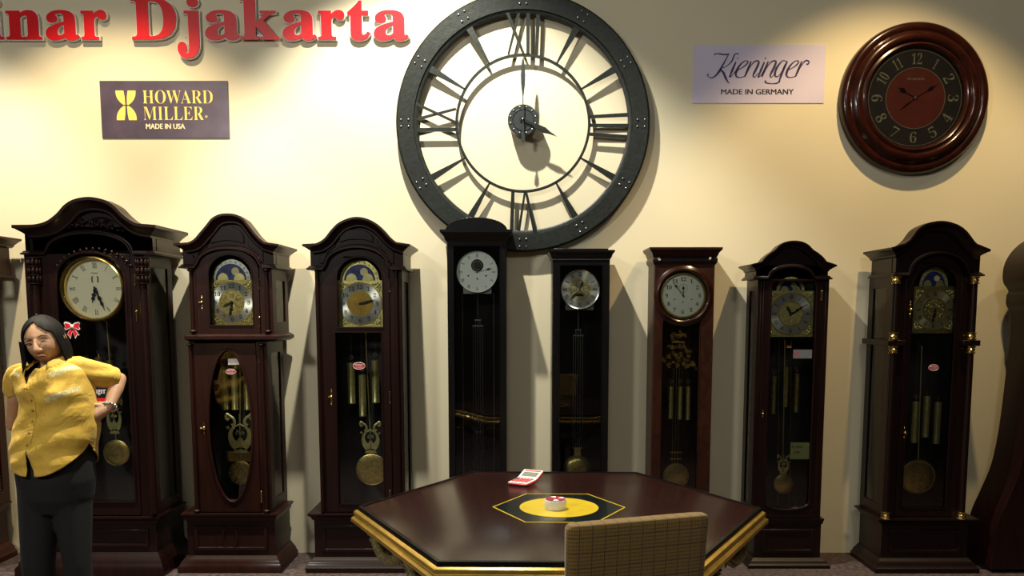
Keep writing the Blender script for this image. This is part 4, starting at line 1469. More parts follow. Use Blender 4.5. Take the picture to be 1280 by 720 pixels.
# ------------------------------------------------------------------ wall: big open iron clock
def wall_ring_clock():
    Yw = WALL_Y
    Yr = 4.80
    cx, cz = X(653.7, 154.5, Yr), Z(154.5, Yr)
    k = X(654, 154, Yr) - X(653, 154, Yr)
    r = thing('wall_clock', 'huge open dark iron wall clock with wide ring and Roman numeral bars', 'clock', (cx, Yw, cz))
    Ro, Ri, Rs = 158.5 * k, 136 * k, 83 * k
    b = MB()
    b.lathe([(Ri, 0), (Ri + .003, -.013), (Ro - .012, -.016), (Ro, -.006), (Ro, .028), (Ri, .028), (Ri, 0)], (cx, Yr, cz), 'y', 128)
    b.lathe([(Ri - .022, .004), (Ri - .014, -.002), (Ri + .004, -.002), (Ri + .004, .02), (Ri - .022, .02), (Ri - .022, .004)], (cx, Yr, cz), 'y', 128)
    fr = b.build('outer_ring', M['iron'], r)
    for h in range(12):
        a = h * pi / 6
        for dr_ in (-.022, .022):
            for dt in (-.020, .020):
                R = (Ro + Ri) / 2 + dr_
                b = MB(); b.ball((cx + R * cos(a) - dt * sin(a), Yr - .017, cz + R * sin(a) + dt * cos(a)), .0062, .8, n=6)
                b.build('rivet', M['rivet'], fr, label='pale steel rivet')
    b = MB(); b.lathe([(Rs - .008, 0), (Rs + .008, 0), (Rs + .008, .012), (Rs - .008, .012), (Rs - .008, 0)], (cx, Yr, cz), 'y', 96); b.build('inner_ring', M['iron'], r)

    def bar(b, a, o0, o1, w0, w1, y=0):
        """bar from the inner ring (offset o0) to the outer ring (offset o1) at angle a"""
        d = Vector((cos(a), sin(a))); n = Vector((-sin(a), cos(a)))
        p = d * (Rs + .002) + n * o0; q = d * (Ri - .006) + n * o1
        t = (q - p).normalized(); m = Vector((-t.y, t.x))
        pts = [p - m * w0, p + m * w0, q + m * w1, q - m * w1]
        b.plate([(cx + v.x, cz + v.y) for v in pts], (), Yr + y, Yr + y + .010)
    shapes = {0: [(-.005, .095, .006, .009, -.003), (.086, .022, .006, .009, 0), (-.030, -.030, .010, .011, 0), (-.080, -.090, .010, .011, 0)],
              3: [(.040, .053, .009, .011, 0), (-.009, -.011, .009, .011, 0), (-.060, -.078, .009, .011, 0)],
              6: [(-.060, -.068, .010, .012, 0), (.012, -.026, .006, .008, 0), (.018, .075, .007, .012, -.003)],
              9: [(-.086, -.024, .007, .008, 0), (-.006, -.118, .007, .008, -.003), (.033, .036, .010, .011, 0)]}
    for h in range(12):
        a = pi / 2 - h * pi / 6
        for o0, o1, w0, w1, y_ in shapes.get(h, [(0, 0, .0045, .021, 0)]):
            b = MB()
            bar(b, a, o0, o1, w0, w1, y_)
            b.build('numeral_bar', M['iron'], r)
    # hub on a wall bracket
    Yh = 4.745
    hx, hz_ = X(653.8, 150, Yh), Z(150, Yh)
    b = MB(); R = .090
    b.lathe([(.0005, -.004), (R * .66, -.004), (R * .68, -.008), (R * .72, -.004), (R * .96, -.004), (R, 0), (R, .045), (R * .9, .0449 + .06), (.0005, .0449 + .06)], (hx, Yh, hz_), 'y', 48)
    hub = b.build('hub', M['iron_hub'], r)
    for i in range(12):
        b = MB(); b.ball((hx + R * .84 * cos(i * pi / 6 + .26), Yh - .005, hz_ + R * .84 * sin(i * pi / 6 + .26)), .0055, .7, n=6)
        b.build('rivet', M['rivet'], hub)
    b = MB(); b.lathe([(.0005, -.03), (.006, -.028), (.010, -.01), (.012, -.004)], (hx, Yh, hz_), 'y', 16); b.build('arbor', M['chrome'], hub)
    b = MB(); L = hz_ * 0 + (Z(77, Yh) - Z(150, Yh))
    pts = [(-.012, -.125), (0, -.137), (.012, -.125), (.010, -.09), (.004, -.07), (.003, .13), (.012, .2), (.0135, .25), (.009, .31), (.003, .355), (0, L), (-.003, .355), (-.009, .31), (-.0135, .25), (-.012, .2), (-.003, .13), (-.004, -.07), (-.010, -.09)]
    b.plate([(hx + a, hz_ + q) for a, q in pts], (), Yh - .022, Yh - .019); b.build('minute_hand', M['iron_hub'], r)
    b = MB(); L = .225
    a0 = radians(-26)
    pts = [(-.02, -.012), (-.02, .012), (.06, .006), (.09, .014), (.14, .017), (.17, .008), (L, .0), (.17, -.008), (.14, -.017), (.09, -.014), (.06, -.006)]
    b.plate([(hx + a * cos(a0) - q * sin(a0), hz_ + a * sin(a0) + q * cos(a0)) for a, q in pts], (), Yh - .014, Yh - .011); b.build('hour_hand', M['iron'], r)


wall_ring_clock()


# ------------------------------------------------------------------ wall: round clock with red centre
def wall_round_clock():
    Yf = 4.80
    cx, cz = X(1144.5, 122.3, Yf), Z(122.3, Yf)
    R = X(1144.5 + 92.8, 122, Yf) - cx
    r = thing('wall_clock', 'round dark red-brown wooden wall clock with red centre and gold Arabic numerals', 'clock', (cx, WALL_Y, cz))
    ri = R * .645
    b = MB()
    b.lathe([(R, .05), (R, .02), (R * .985, .0), (R * .95, -.012), (R * .90, -.012), (R * .875, -.004), (R * .86, -.008), (R * .83, -.026), (R * .78, -.032), (R * .745, -.026), (R * .73, -.014),
             (R * .715, -.016), (R * .69, -.022), (R * .67, -.016), (ri, .0), (ri, .02), (R * .9, .05), (R, .05)], (cx, Yf, cz), 'y', 96)
    b.build('rim', M['rim_wood'], r)
    Yd = Yf + .008
    b = MB(); disc(b, cx, cz, Yd, ri * 1.01, .004, 72); d = b.build('dial', M['brown_dial'], r)
    b = MB(); disc(b, cx + .002, cz, Yd - .0012, R * .398, .001, 72); b.build('dial_centre', M['red_paint'], d, label='red painted dial centre')
    b = MB(); ring(b, cx + .002, cz, Yd - .002, R * .396, R * .402, .0012, 72); ring(b, cx, cz, Yd - .001, R * .625, R * .630, .0009, 72)
    h = R * .145
    for i in range(12):
        a = pi / 2 - i * pi / 6
        s = str(i) if i else '12'
        rr = R * .515
        rot = a - pi / 2
        if i in (4, 5, 6, 7, 8): rot += pi
        write(b, s, cx + rr * cos(a), cz + rr * sin(a), Yd - .0016, h, h * (.95 if i in (0, 10) else (.78 if i == 11 else (.30 if i == 1 else .62))), rot, fat=-.012)
    write(b, 'HOWARD MILLER', cx, cz + R * .25, Yd - .0024, R * .028, R * .23)
    b.build('numerals', M['gold_ink'], d)
    b = MB()
    hand_shape(b, cx, cz, Yd - .006, 300, R * .30, R * .022, 'spade'); b.build('hour_hand', M['dark_hand'], d)
    b = MB(); hand_shape(b, cx, cz, Yd - .008, 59, R * .36, R * .016, 'spade'); b.lathe([(.0005, -.012), (.01, -.010), (.01, 0)], (cx, Yd, cz), 'y', 14); b.build('minute_hand', M['dark_hand'], d)
    b = MB(); hand_shape(b, cx, cz, Yd - .010, 232, R * .27, R * .008, 'lance'); b.build('second_hand', M['dark_hand'], d)
    b = MB(); disc(b, cx, cz, Yf - .006 + .004, ri * 1.02, .002, 72); b.build('glass', M['glass'], r)


wall_round_clock()


# ------------------------------------------------------------------ red letters on the wall
def red_letters():
    Y0 = 4.822
    zb = Z(48.6, Y0)
    xh = Z(12.3, Y0) - zb
    cap = xh * 1.52
    rows = [('i', -24, 5, 0), ('n', 8, 52.5, 0), ('a', 57, 99.5, 0), ('r', 101.5, 134, 0), ('D', 164, 221, 0), ('j', 221, 249, 1), ('a', 256, 301, 0), ('k', 301, 349, 0), ('a', 353, 396, 0), ('r', 397.5, 431, 0), ('t', 434.5, 463, 0), ('a', 467, 511, 0)]
    words = {0: 'before the n', 1: 'at the start of the cut-off word', 2: 'between the n and the r of the cut-off word', 3: 'ending the cut-off word', 4: 'capital, starting the second word', 5: 'with its tail hanging below the line', 6: 'between the j and the k',
             7: 'between two letters a', 8: 'between the k and the r', 9: 'before the letter t', 10: 'before the last letter', 11: 'ending the word, nearest the big iron clock'}
    for i, (ch, a, q, _) in enumerate(rows):
        vs, fs, border, (x0, x1, y0, y1) = glyph(ch, 'serif', .012)
        _, _, _, (_, _, _, nx1) = glyph('n', 'serif', .012)
        sc = xh / nx1
        xa, xb = X(a, 40, Y0), X(q, 40, Y0)
        sx = (xb - xa) / (x1 - x0)
        sz = sc if ch != 'j' else (zb - Z(73, Y0)) / (-y0) if y0 < 0 else sc
        pts = [((p[0] - x0) * sx + xa, (p[1] * sc if (ch != 'j' or p[1] > 0) else p[1] * sz) + zb) for p in vs]
        n = len(pts)
        b = MB(); b.add([(p[0], Y0 - .001, p[1]) for p in pts] + [(p[0], Y0 + .004, p[1]) for p in pts], fs + [tuple(k + n for k in reversed(f)) for f in fs] + [(e, f, f + n, e + n) for e, f in border])
        root = thing('wall_letter', 'raised red letter %s, %s' % (ch, words[i]), 'letter', ((xa + xb) / 2, WALL_Y, zb), 'raised red letters on the wall above the clocks')
        b.build('letter_face', M['red_letter'], root, angle=30)
        ccx, ccz = sum(p[0] for p in pts) / n, sum(p[1] for p in pts) / n
        # thick clear backing, slightly larger than the face
        g = glyph(ch, 'serif', .022)
        sx2 = (xb - xa + .010) / (g[3][1] - g[3][0])
        p2 = [((p[0] - g[3][0]) * sx2 + xa - .005, (p[1] * sc if (ch != 'j' or p[1] > 0) else p[1] * sz) + zb) for p in g[0]]
        n2 = len(p2)
        b = MB(); b.add([(p[0], Y0 + .0042, p[1]) for p in p2] + [(p[0], Y0 + .022, p[1]) for p in p2], g[1] + [tuple(k + n2 for k in reversed(f)) for f in g[1]] + [(e, f, f + n2, e + n2) for e, f in g[2]])
        b.build('letter_backing', M['letter_edge'], root, angle=30)
        b = MB()
        pin = [(.30, .0), (.7, .0)]
        for t in (.3, .7):
            b.tube([(xa + (xb - xa) * t, Y0 + .02, zb + .02), (xa + (xb - xa) * t, WALL_Y, zb + .02)], .003, 6)
        b.build('stand_off', M['steel'], root)


red_letters()


# ------------------------------------------------------------------ the two paper signs
def sign_dark():
    Y0 = WALL_Y - .006
    x0, x1, z0, z1 = X(126, 136, Y0), X(285.5, 136, Y0), Z(172.5, Y0), Z(101, Y0)
    r = thing('wall_sign', 'dark purple sign with yellow hourglass emblem, HOWARD MILLER MADE IN USA', 'sign', ((x0 + x1) / 2, WALL_Y, z0))
    b = MB(); b.box(x0, x1, Y0, WALL_Y - .0005, z0, z1); b.build('panel', M['black_panel'], r)
    px = lambda a: x0 + (x1 - x0) * (a - 310) / (704 - 310)
    pz = lambda q: z1 - (z1 - z0) * (q - 248) / (424 - 248)
    yt = Y0 - .001
    b = MB()
    # emblem: two facing cups with a dark notch
    cxm = px(389)
    for s, q0, q1 in ((1, 278, 322), (-1, 369, 325)):
        for t in (-1, 1):
            o = []
            for i in range(9):
                f = i / 8
                o.append((cxm + t * (px(420) - cxm) * (1 - .72 * f ** 2.6) * (1 if f < 1 else .9), pz(q0) + (pz(q1) - pz(q0)) * f))
            inn = [(cxm + t * (px(391.5) - cxm), pz(q1) + (pz(q0) - pz(q1)) * .02), (cxm + t * (px(392.5) - cxm), pz(q0) + (pz(q1) - pz(q0)) * .45), (cxm + t * (px(395.5) - cxm), pz(q0))]
            b.plate(o + inn, (), yt, Y0)
    b.build('emblem', M['yellow_print'], r)
    b = MB()
    write(b, 'HOWARD', (px(441) + px(657)) / 2, (pz(277) + pz(318)) / 2, yt, pz(277) - pz(318), px(657) - px(441), fat=-.012)
    write(b, 'MILLER', (px(441) + px(628)) / 2, (pz(328) + pz(368)) / 2, yt, pz(328) - pz(368), px(628) - px(441), fat=-.012)
    write(b, 'R', px(635), pz(358), yt, .007)
    ring(b, px(635), pz(358), yt, .0055, .0075, .0005, 16)
    b.build('lettering', M['yellow_print'], r)
    b = MB(); write(b, 'MADE IN USA', (px(447) + px(567)) / 2, (pz(380) + pz(396)) / 2, yt, pz(380) - pz(396), px(567) - px(447), style='sans', fat=.0)
    write(b, 'MADE IN USA', (px(447) + px(567)) / 2 + .0022, (pz(380) + pz(396)) / 2, yt - .0002, pz(380) - pz(396), px(567) - px(447), style='sans')
    b.build('small_lettering', M['cream_print'], r)


def stroke(b, pts, widths, y, k=8):
    """calligraphic ribbon in the upright plane"""
    c = catmull([(p[0], 0, p[1]) for p in pts], k)
    N = len(c)
    m = len(widths) - 1
    L, R = [], []
    for i, p in enumerate(c):
        t = (c[min(i + 1, N - 1)] - c[max(i - 1, 0)])
        t = t.normalized() if t.length > 1e-9 else Vector((1, 0, 0))
        n = Vector((-t.z, 0, t.x))
        f = i / (N - 1) * m
        j = min(int(f), m - 1)
        w = widths[j] + (widths[j + 1] - widths[j]) * (f - j)
        L.append((p.x + n.x * w, y, p.z + n.z * w)); R.append((p.x - n.x * w, y, p.z - n.z * w))
    b.add(L + R, [(i, i + 1, i + 1 + N, i + N) for i in range(N - 1)])


def sign_lilac():
    Y0 = WALL_Y - .004
    x0, x1, z0, z1 = X(866, 92, Y0), X(1031, 92, Y0), Z(128.8, Y0), Z(56, Y0)
    r = thing('wall_sign', 'pale lilac paper sign reading Kieninger, MADE IN GERMANY', 'sign', ((x0 + x1) / 2, WALL_Y, z0))
    b = MB(); b.box(x0, x1, Y0, WALL_Y - .0005, z0, z1); b.build('panel', M['lilac_panel'], r)
    q = lambda a, e: (x0 + (x1 - x0) * (a - 150) / (1115 - 150), z1 - (z1 - z0) * (e - 147) / (575 - 147))
    yt = Y0 - .001
    u = (x1 - x0) / 965
    b = MB()
    thin, mid, fat = 2.8 * u, 5 * u, 8.6 * u

    def S(pts, w): stroke(b, [q(*p) for p in pts], w, yt)
    # K
    S([(305, 222), (312, 213), (335, 212), (370, 218), (405, 217), (412, 212)], [mid * 1.3, thin, mid, mid, thin])
    S([(408, 216), (385, 262), (352, 325), (325, 365), (295, 388), (270, 385), (258, 372), (264, 360)], [thin, mid, fat, mid, thin, thin, mid * 1.2])
    S([(480, 215), (462, 210), (448, 226), (432, 268), (400, 300), (365, 318)], [mid * 1.2, thin, mid, mid, thin, thin])
    S([(345, 322), (372, 350), (390, 388), (405, 415), (418, 430)], [thin, fat, fat, mid, thin])

    def stem(x, top=272, h=112, w=fat): S([(x + 44, top), (x + 22, top + h * .5), (x, top + h)], [mid, w, mid])
    # i
    stem(418); S([(418, 384), (430, 380), (450, 355), (470, 330)], [mid, thin, thin, thin]); S([(473, 250), (478, 244)], [mid, mid * 1.2])

    def e(x):
        S([(x, 334), (x + 35, 322), (x + 68, 300), (x + 88, 276), (x + 80, 264), (x + 58, 270), (x + 28, 300), (x + 8, 338), (x + 2, 366), (x + 14, 384), (x + 38, 386), (x + 64, 380)], [thin, thin, mid, mid, thin, mid, fat, fat, mid, thin, thin])
    e(462)

    def nn(x):
        stem(x, 268, 114)
        S([(x + 6, 372), (x + 30, 322), (x + 62, 276), (x + 90, 264), (x + 100, 276), (x + 86, 316), (x + 66, 358), (x + 62, 380), (x + 76, 382), (x + 96, 352)], [thin, thin, mid, mid, fat, fat, mid, thin, thin])
    nn(530)
    stem(612 + 15); S([(627, 384), (645, 374), (665, 340)], [mid, thin, thin]); S([(674, 250), (680, 243)], [mid, mid * 1.2])
    nn(655)
    # g
    S([(835, 272), (812, 262), (790, 276), (762, 316), (750, 356), (758, 380), (780, 372), (806, 330), (830, 286)], [thin, thin, mid, fat, fat, mid, thin, thin, thin])
    S([(838, 268), (818, 312), (796, 372), (784, 412), (790, 412)], [mid, fat, fat, mid, thin])
    S([(790, 412), (768, 428), (730, 432), (690, 426), (680, 416), (686, 410)], [mid, mid, thin, mid, mid, mid])
    e(832)
    # r
    stem(900, 268, 114)
    S([(912, 360), (935, 312), (960, 272), (982, 262), (996, 272), (990, 288), (978, 290)], [thin, thin, mid, mid, mid, mid, mid * 1.2])
    b.build('script_lettering', M['navy_print'], r)
    a0, a1 = q(359, 0)[0], q(889, 0)[0]
    zt, zb = q(0, 472)[1], q(0, 511)[1]
    b = MB(); write(b, 'MADE IN GERMANY', (a0 + a1) / 2, (zt + zb) / 2, yt, zt - zb, a1 - a0, style='sans'); write(b, 'MADE IN GERMANY', (a0 + a1) / 2 + .0026, (zt + zb) / 2, yt - .0002, zt - zb, a1 - a0, style='sans'); b.build('lettering', M['ink'], r)


sign_dark()
sign_lilac()


# ------------------------------------------------------------------ small things stuck on or behind the clock glass
def card(name, label, cat, px0, px1, py0, py1, Y, mat, lines=(), ink='ink', kind=None):
    x0, x1, z0, z1 = X(px0, (py0 + py1) / 2, Y), X(px1, (py0 + py1) / 2, Y), Z(py1, Y), Z(py0, Y)
    r = thing(name, label, cat, ((x0 + x1) / 2, Y, z0))
    b = MB(); b.box(x0, x1, Y, Y + .001, z0, z1); b.build('sheet', M[mat], r)
    b = MB()
    for (t, fx0, fx1, fz0, fz1, st) in lines:
        write(b, t, x0 + (x1 - x0) * (fx0 + fx1) / 2, z0 + (z1 - z0) * (fz0 + fz1) / 2, Y - .0006, (z1 - z0) * (fz1 - fz0), (x1 - x0) * (fx1 - fx0), style=st)
    if lines: b.build('writing', M[ink], r)
    return r, (x0, x1, z0, z1)


card('price_tag', 'white paper tag at the top inside the slim clock with the yellow note', 'tag', 991.5, 1015, 437, 448, 4.5865, 'paper',
     [('|||| |||', .06, .3, .3, .75, 'sans'), ('Rp 00', .38, .64, .55, .8, 'sans')][:1], 'red_plastic')
r_, (a0, a1, c0, c1) = card('note', 'yellow-green handwritten note behind the lower glass of the slim dark clock', 'note', 988, 1011.5, 553, 574, 4.5865, 'note_paper',
                            [('No check', .05, .66, .66, .84, 'serif'), ('AIR', .14, .5, .34, .5, 'serif')])
card('label', 'small white label at the top of the oval glass', 'label', 285, 298.5, 448.5, 456, 4.5055, 'paper')


def oval_badge(px_, py, Y, w, h, label):
    x, z = X(px_, py, Y), Z(py, Y)
    r = thing('badge', label, 'badge', (x, Y, z - h), 'small oval red maker badges on the clock glass')
    b = MB(); b.plate(ellipse(x, z, w, h, 28), (), Y, Y + .001); b.build('plate', M['badge'], r)
    b = MB(); ring_bead(b, ellipse(x, z, w * .93, h * .9, 28), Y, .0009, 4); write(b, 'Kieninger', x, z + h * .25, Y - .0006, h * .5, w * 1.3); write(b, 'MADE IN GERMANY', x, z - h * .35, Y - .0006, h * .22, w * 1.1, style='sans')
    b.build('badge_print', M['paper'], r)


M['badge'] = plain('crimson_badge', (.30, .02, .04), .4, .05)
oval_badge(448.8, 457.3, 4.5055, .037, .022, 'oval crimson badge on the clock glass just left of the table')
oval_badge(288.5, 464.5, 4.5055, .032, .016, 'red badge under the white label in the oval glass')
oval_badge(1167, 459.5, 4.5055, .030, .019, 'dim red oval badge on the black clock with brass-capped columns')
# red and yellow sticker in the slim clock
x, z, Y = X(986.5, 433, 4.5865), Z(433, 4.5865), 4.5865
r_ = thing('sticker', 'tiny red and yellow sticker under the square brass dial', 'sticker', (x, Y, z - .008))
b = MB(); b.box(x - .013, x + .013, Y, Y + .001, z - .001, z + .007); b.build('sticker_top', M['red_plastic'], r_)
b = MB(); b.box(x - .013, x + .013, Y, Y + .001, z - .008, z - .001); b.build('sticker_base', M['yellow_print'], r_)

# black, red and yellow card beside the woman's elbow
Y = 4.455
r_, (a0, a1, c0, c1) = card('brand_card', 'black card with red and yellow stripes and script lettering, by the woman\'s bent elbow', 'card', 96, 135.5, 481, 506, Y, 'ink', [('Kieninger', .12, .92, .48, .86, 'serif')], 'paper')
b = MB(); b.box(a0, a1, Y - .0005, Y, c0 + (c1 - c0) * .17, c0 + (c1 - c0) * .34); b.build('red_stripe', M['red_plastic'], r_)
b = MB(); b.box(a0, a1, Y - .0005, Y, c0, c0 + (c1 - c0) * .17); b.build('yellow_stripe', M['yellow_print'], r_)

# red ribbon bow
Y = 4.4485
x, z = X(90, 408, Y), Z(408, Y)
k = .00455
r_ = thing('bow_sticker', 'red and white ribbon bow stuck on the big clock under its dial', 'bow', (x, Y, Z(423, Y)))
loopL = [(0, 1), (-3, 4.5), (-8.5, 6), (-10, 4), (-8.5, 0), (-10, -3.5), (-7.5, -4.5), (-3, -2.5), (0, -1.5)]
tailL = [(-.5, -1.5), (-4, -5), (-8, -11), (-5.5, -11), (-3, -15.5), (-1.5, -10), (1.5, -3)]
b = MB()
for s in (-1, 1):
    b.plate([(x + s * a * k, z + q * k) for a, q in loopL], (), Y, Y + .002)
    b.plate([(x + s * a * k, z + q * k) for a, q in tailL], (), Y + .002, Y + .003)
b.build('ribbon_border', M['paper'], r_)
b = MB()
for s in (-1, 1):
    b.plate([(x + s * (a * .8 - 1.2) * k, z + q * .68 * k + .0005) for a, q in loopL], (), Y - .001, Y + .001)
    b.plate([(x + s * (a * .8 - .5) * k, z + (q * .82 - 1) * k) for a, q in tailL], (), Y + .001, Y + .0025)
b.build('ribbon', M['red_plastic'], r_)
b = MB(); b.ball((x, Y - .001, z), .009, .4, 1.2); b.build('knot', M['paper'], r_)


# ------------------------------------------------------------------ table
TX, TY, TZ, TR = .148, 2.925, .78, .765
TROT = radians(-.9)


def hexpts(R, z, rot=TROT):
    return [Vector((TX + R * cos(rot + i * pi / 3), TY + R * sin(rot + i * pi / 3), z)) for i in range(6)]


def hex_ring(b, prof, rot=TROT):
    R = [[tuple(p) for p in hexpts(r_, z, rot)] for r_, z in prof]
    b.rings(R, cap=False)


def table():
    r = thing('hexagonal_table', 'large hexagonal dark polished table with gilded edge in the foreground', 'table', (TX, TY, 0))
    b = MB(); b.rings([[tuple(p) for p in hexpts(TR - .012, TZ - .03)], [tuple(p) for p in hexpts(TR - .012, TZ - .001)], [tuple(p) for p in hexpts(TR - .016, TZ)]]); b.build('tabletop', M['tabletop'], r)
    b = MB(); hex_ring(b, [(TR - .013, TZ - .002), (TR - .012, TZ + .003), (TR + .001, TZ + .002), (TR + .004, TZ - .012), (TR - .012, TZ - .014), (TR - .013, TZ - .002)]); b.build('black_rim', M['ebony'], r)
    b = MB(); hex_ring(b, [(TR - .02, TZ - .013), (TR + .010, TZ - .013), (TR + .018, TZ - .018), (TR + .020, TZ - .026), (TR + .015, TZ - .032), (TR + .020, TZ - .037), (TR + .030, TZ - .044), (TR + .031, TZ - .056), (TR + .020, TZ - .062), (TR - .02, TZ - .062), (TR - .02, TZ - .013)])
    b.build('gilded_edge', M['gold_edge'], r)
    b = MB(); hex_ring(b, [(TR - .05, TZ - .06), (TR - .05, TZ - .13), (TR - .07, TZ - .13), (TR - .07, TZ - .06), (TR - .05, TZ - .06)]); ap = b.build('apron', M['mahogany'], r)
    # rope garlands hanging along each side of the apron
    for i in range(6):
        p, q = hexpts(TR - .038, 0)[i], hexpts(TR - .038, 0)[(i + 1) % 6]
        b = MB()
        for h in (0, 1):
            s0, s1 = (0.02, .5) if h == 0 else (.5, .98)
            pts = []
            for k in range(25):
                t = k / 24
                s = s0 + (s1 - s0) * t
                pts.append(p.lerp(q, s) + Vector((0, 0, TZ - .068 - .085 * sin(pi * t) ** .8)))
            b.tube(pts, [.008 + .007 * sin(pi * k / 24) for k in range(25)], 8)
            n = (q - p).normalized()
            o = Vector((n.y, -n.x, 0))
            for k in range(1, 24):
                c = pts[k]
                rr = .010 + .009 * sin(pi * k / 24)
                b.tube([c + Vector((0, 0, rr)) - n * .008, c + o * rr, c - Vector((0, 0, rr)) + n * .008], [.003, .005, .003], 5)
        m = p.lerp(q, .5)
        o = Vector(((q - p).normalized().y, -(q - p).normalized().x, 0))
        for k in range(5):
            b.tube([m + o * .012 + Vector((0, 0, TZ - .062)), m + o * .022 + (q - p).normalized() * (k - 2) * .014 + Vector((0, 0, TZ - .085)), m + o * .012 + (q - p).normalized() * (k - 2) * .018 + Vector((0, 0, TZ - .125 + abs(k - 2) * .014))], [.004, .008, .003], 6)
        b.build('garland', M['gilt_carving'], ap, label='carved gilded rope garland')
    # carved pedestal with six scrolled brackets
    b = MB(); b.lathe([(.0005, .10), (.16, .10), (.17, .13), (.12, .17), (.08, .22), (.095, .30), (.13, .38), (.12, .46), (.08, .52), (.10, .60), (.16, .66), (.2, TZ - .062), (.0005, TZ - .062)], (TX, TY, 0), 'z', 40); b.build('pedestal', M['mahogany'], r)
    for i in range(6):
        d = (hexpts(1, 0)[i] - Vector((TX, TY, 0))).normalized()
        sd = Vector((-d.y, d.x, 0))
        prof = [(TR - .085, TZ - .075, .034), (TR - .10, TZ - .13, .040), (TR - .17, TZ - .18, .034), (TR - .29, TZ - .22, .030), (TR - .42, TZ - .235, .030), (TR - .58, TZ - .30, .035)]

        def curve(prof):
            c = catmull([Vector((TX, TY, 0)) + d * a + Vector((0, 0, z)) for a, z, _ in prof], 4)
            rs = []
            for k in range(len(c)):
                f = k / 4
                j = min(int(f), len(prof) - 2)
                rs.append(prof[j][2] + (prof[j + 1][2] - prof[j][2]) * (f - j))
            return c, rs
        b = MB(); b.tube(*curve(prof), 12)
        bk = b.build('bracket', M['mahogany'], r)
        b = MB()
        for k in range(8):
            t = k / 7
            base = Vector((TX, TY, 0)) + d * (TR - .055 - .13 * t ** 1.4) + Vector((0, 0, TZ - .085 - .13 * t ** .8))
            w = .050 - .018 * t
            for s_ in (-1, 1):
                b.tube([base, base + sd * s_ * w * .6 + d * .008 + Vector((0, 0, -.010)), base + sd * s_ * w - d * .01 + Vector((0, 0, .016))], [.010, .011, .003], 6)
        b.tube([Vector((TX, TY, 0)) + d * (TR - .048 - .13 * (k / 9) ** 1.4) + Vector((0, 0, TZ - .072 - .14 * (k / 9) ** .8)) for k in range(10)], [.012 - .0006 * k for k in range(10)], 8)
        b.build('leaf_carving', M['gilt_carving'], bk, label='gilded leaf carving')
        b = MB(); b.tube(*curve([(.10, .19, .035), (.20, .17, .035), (.30, .11, .030), (.36, .05, .028), (.40, .022, .022)]), 12)
        b.build('foot', M['mahogany'], r)
    # inlay
    b = MB()
    b.rings([[tuple(p) for p in hexpts(.25, TZ - .0005)], [tuple(p) for p in hexpts(.25, TZ + .0008)]]); inl = b.build('inlay', M['table_black'], r)
    b = MB(); hex_ring(b, [(.2475, TZ + .0008), (.2475, TZ + .0016), (.2535, TZ + .0016), (.2535, TZ), (.2475, TZ + .0008)]); b.build('inlay_line', M['table_gold'], inl)
    b = MB(); b.lathe([(.0005, .0008), (.150, .0008), (.150, .0018), (.0005, .0018)], (TX, TY, TZ), 'z', 72); b.build('inlay_disc', M['table_gold'], inl)


table()


def tape_roll():
    zt = TZ + .0018
    c = Vector((TX - .014, 2.90, zt))
    r = thing('tape_roll', 'roll of white tape lying flat on the gold disc of the table', 'tape', c)
    b = MB(); b.lathe([(.030, 0), (.0405, .001), (.0415, .004), (.0415, .033), (.0405, .036), (.030, .037), (.030, 0)], c, 'z', 48); b.build('tape', M['white_plastic'], r)
    b = MB(); b.lathe([(.028, 0), (.0302, 0), (.0302, .0375), (.028, .0375), (.028, 0)], c, 'z', 40); b.build('core', M['paper'], r)
    b = MB(); b.lathe([(.0005, .0376), (.038, .0376), (.038, .0385), (.0005, .0385)], c, 'z', 40); lb = b.build('label_disc', M['badge'], r)
    b = MB()
    for a0_ in (.2, 1.5, 4.4):
        pts = [(c.x + .012 * cos(a0_), c.y + .012 * sin(a0_))] + [(c.x + .036 * cos(a0_ + t * .16), c.y + .036 * sin(a0_ + t * .16)) for t in range(5)] + [(c.x + .014 * cos(a0_ + .5), c.y + .014 * sin(a0_ + .5))]
        b.plate(pts, (), c.z + .0384, c.z + .039, 'xy')
    b.build('label_print', M['paper'], lb)


tape_roll()


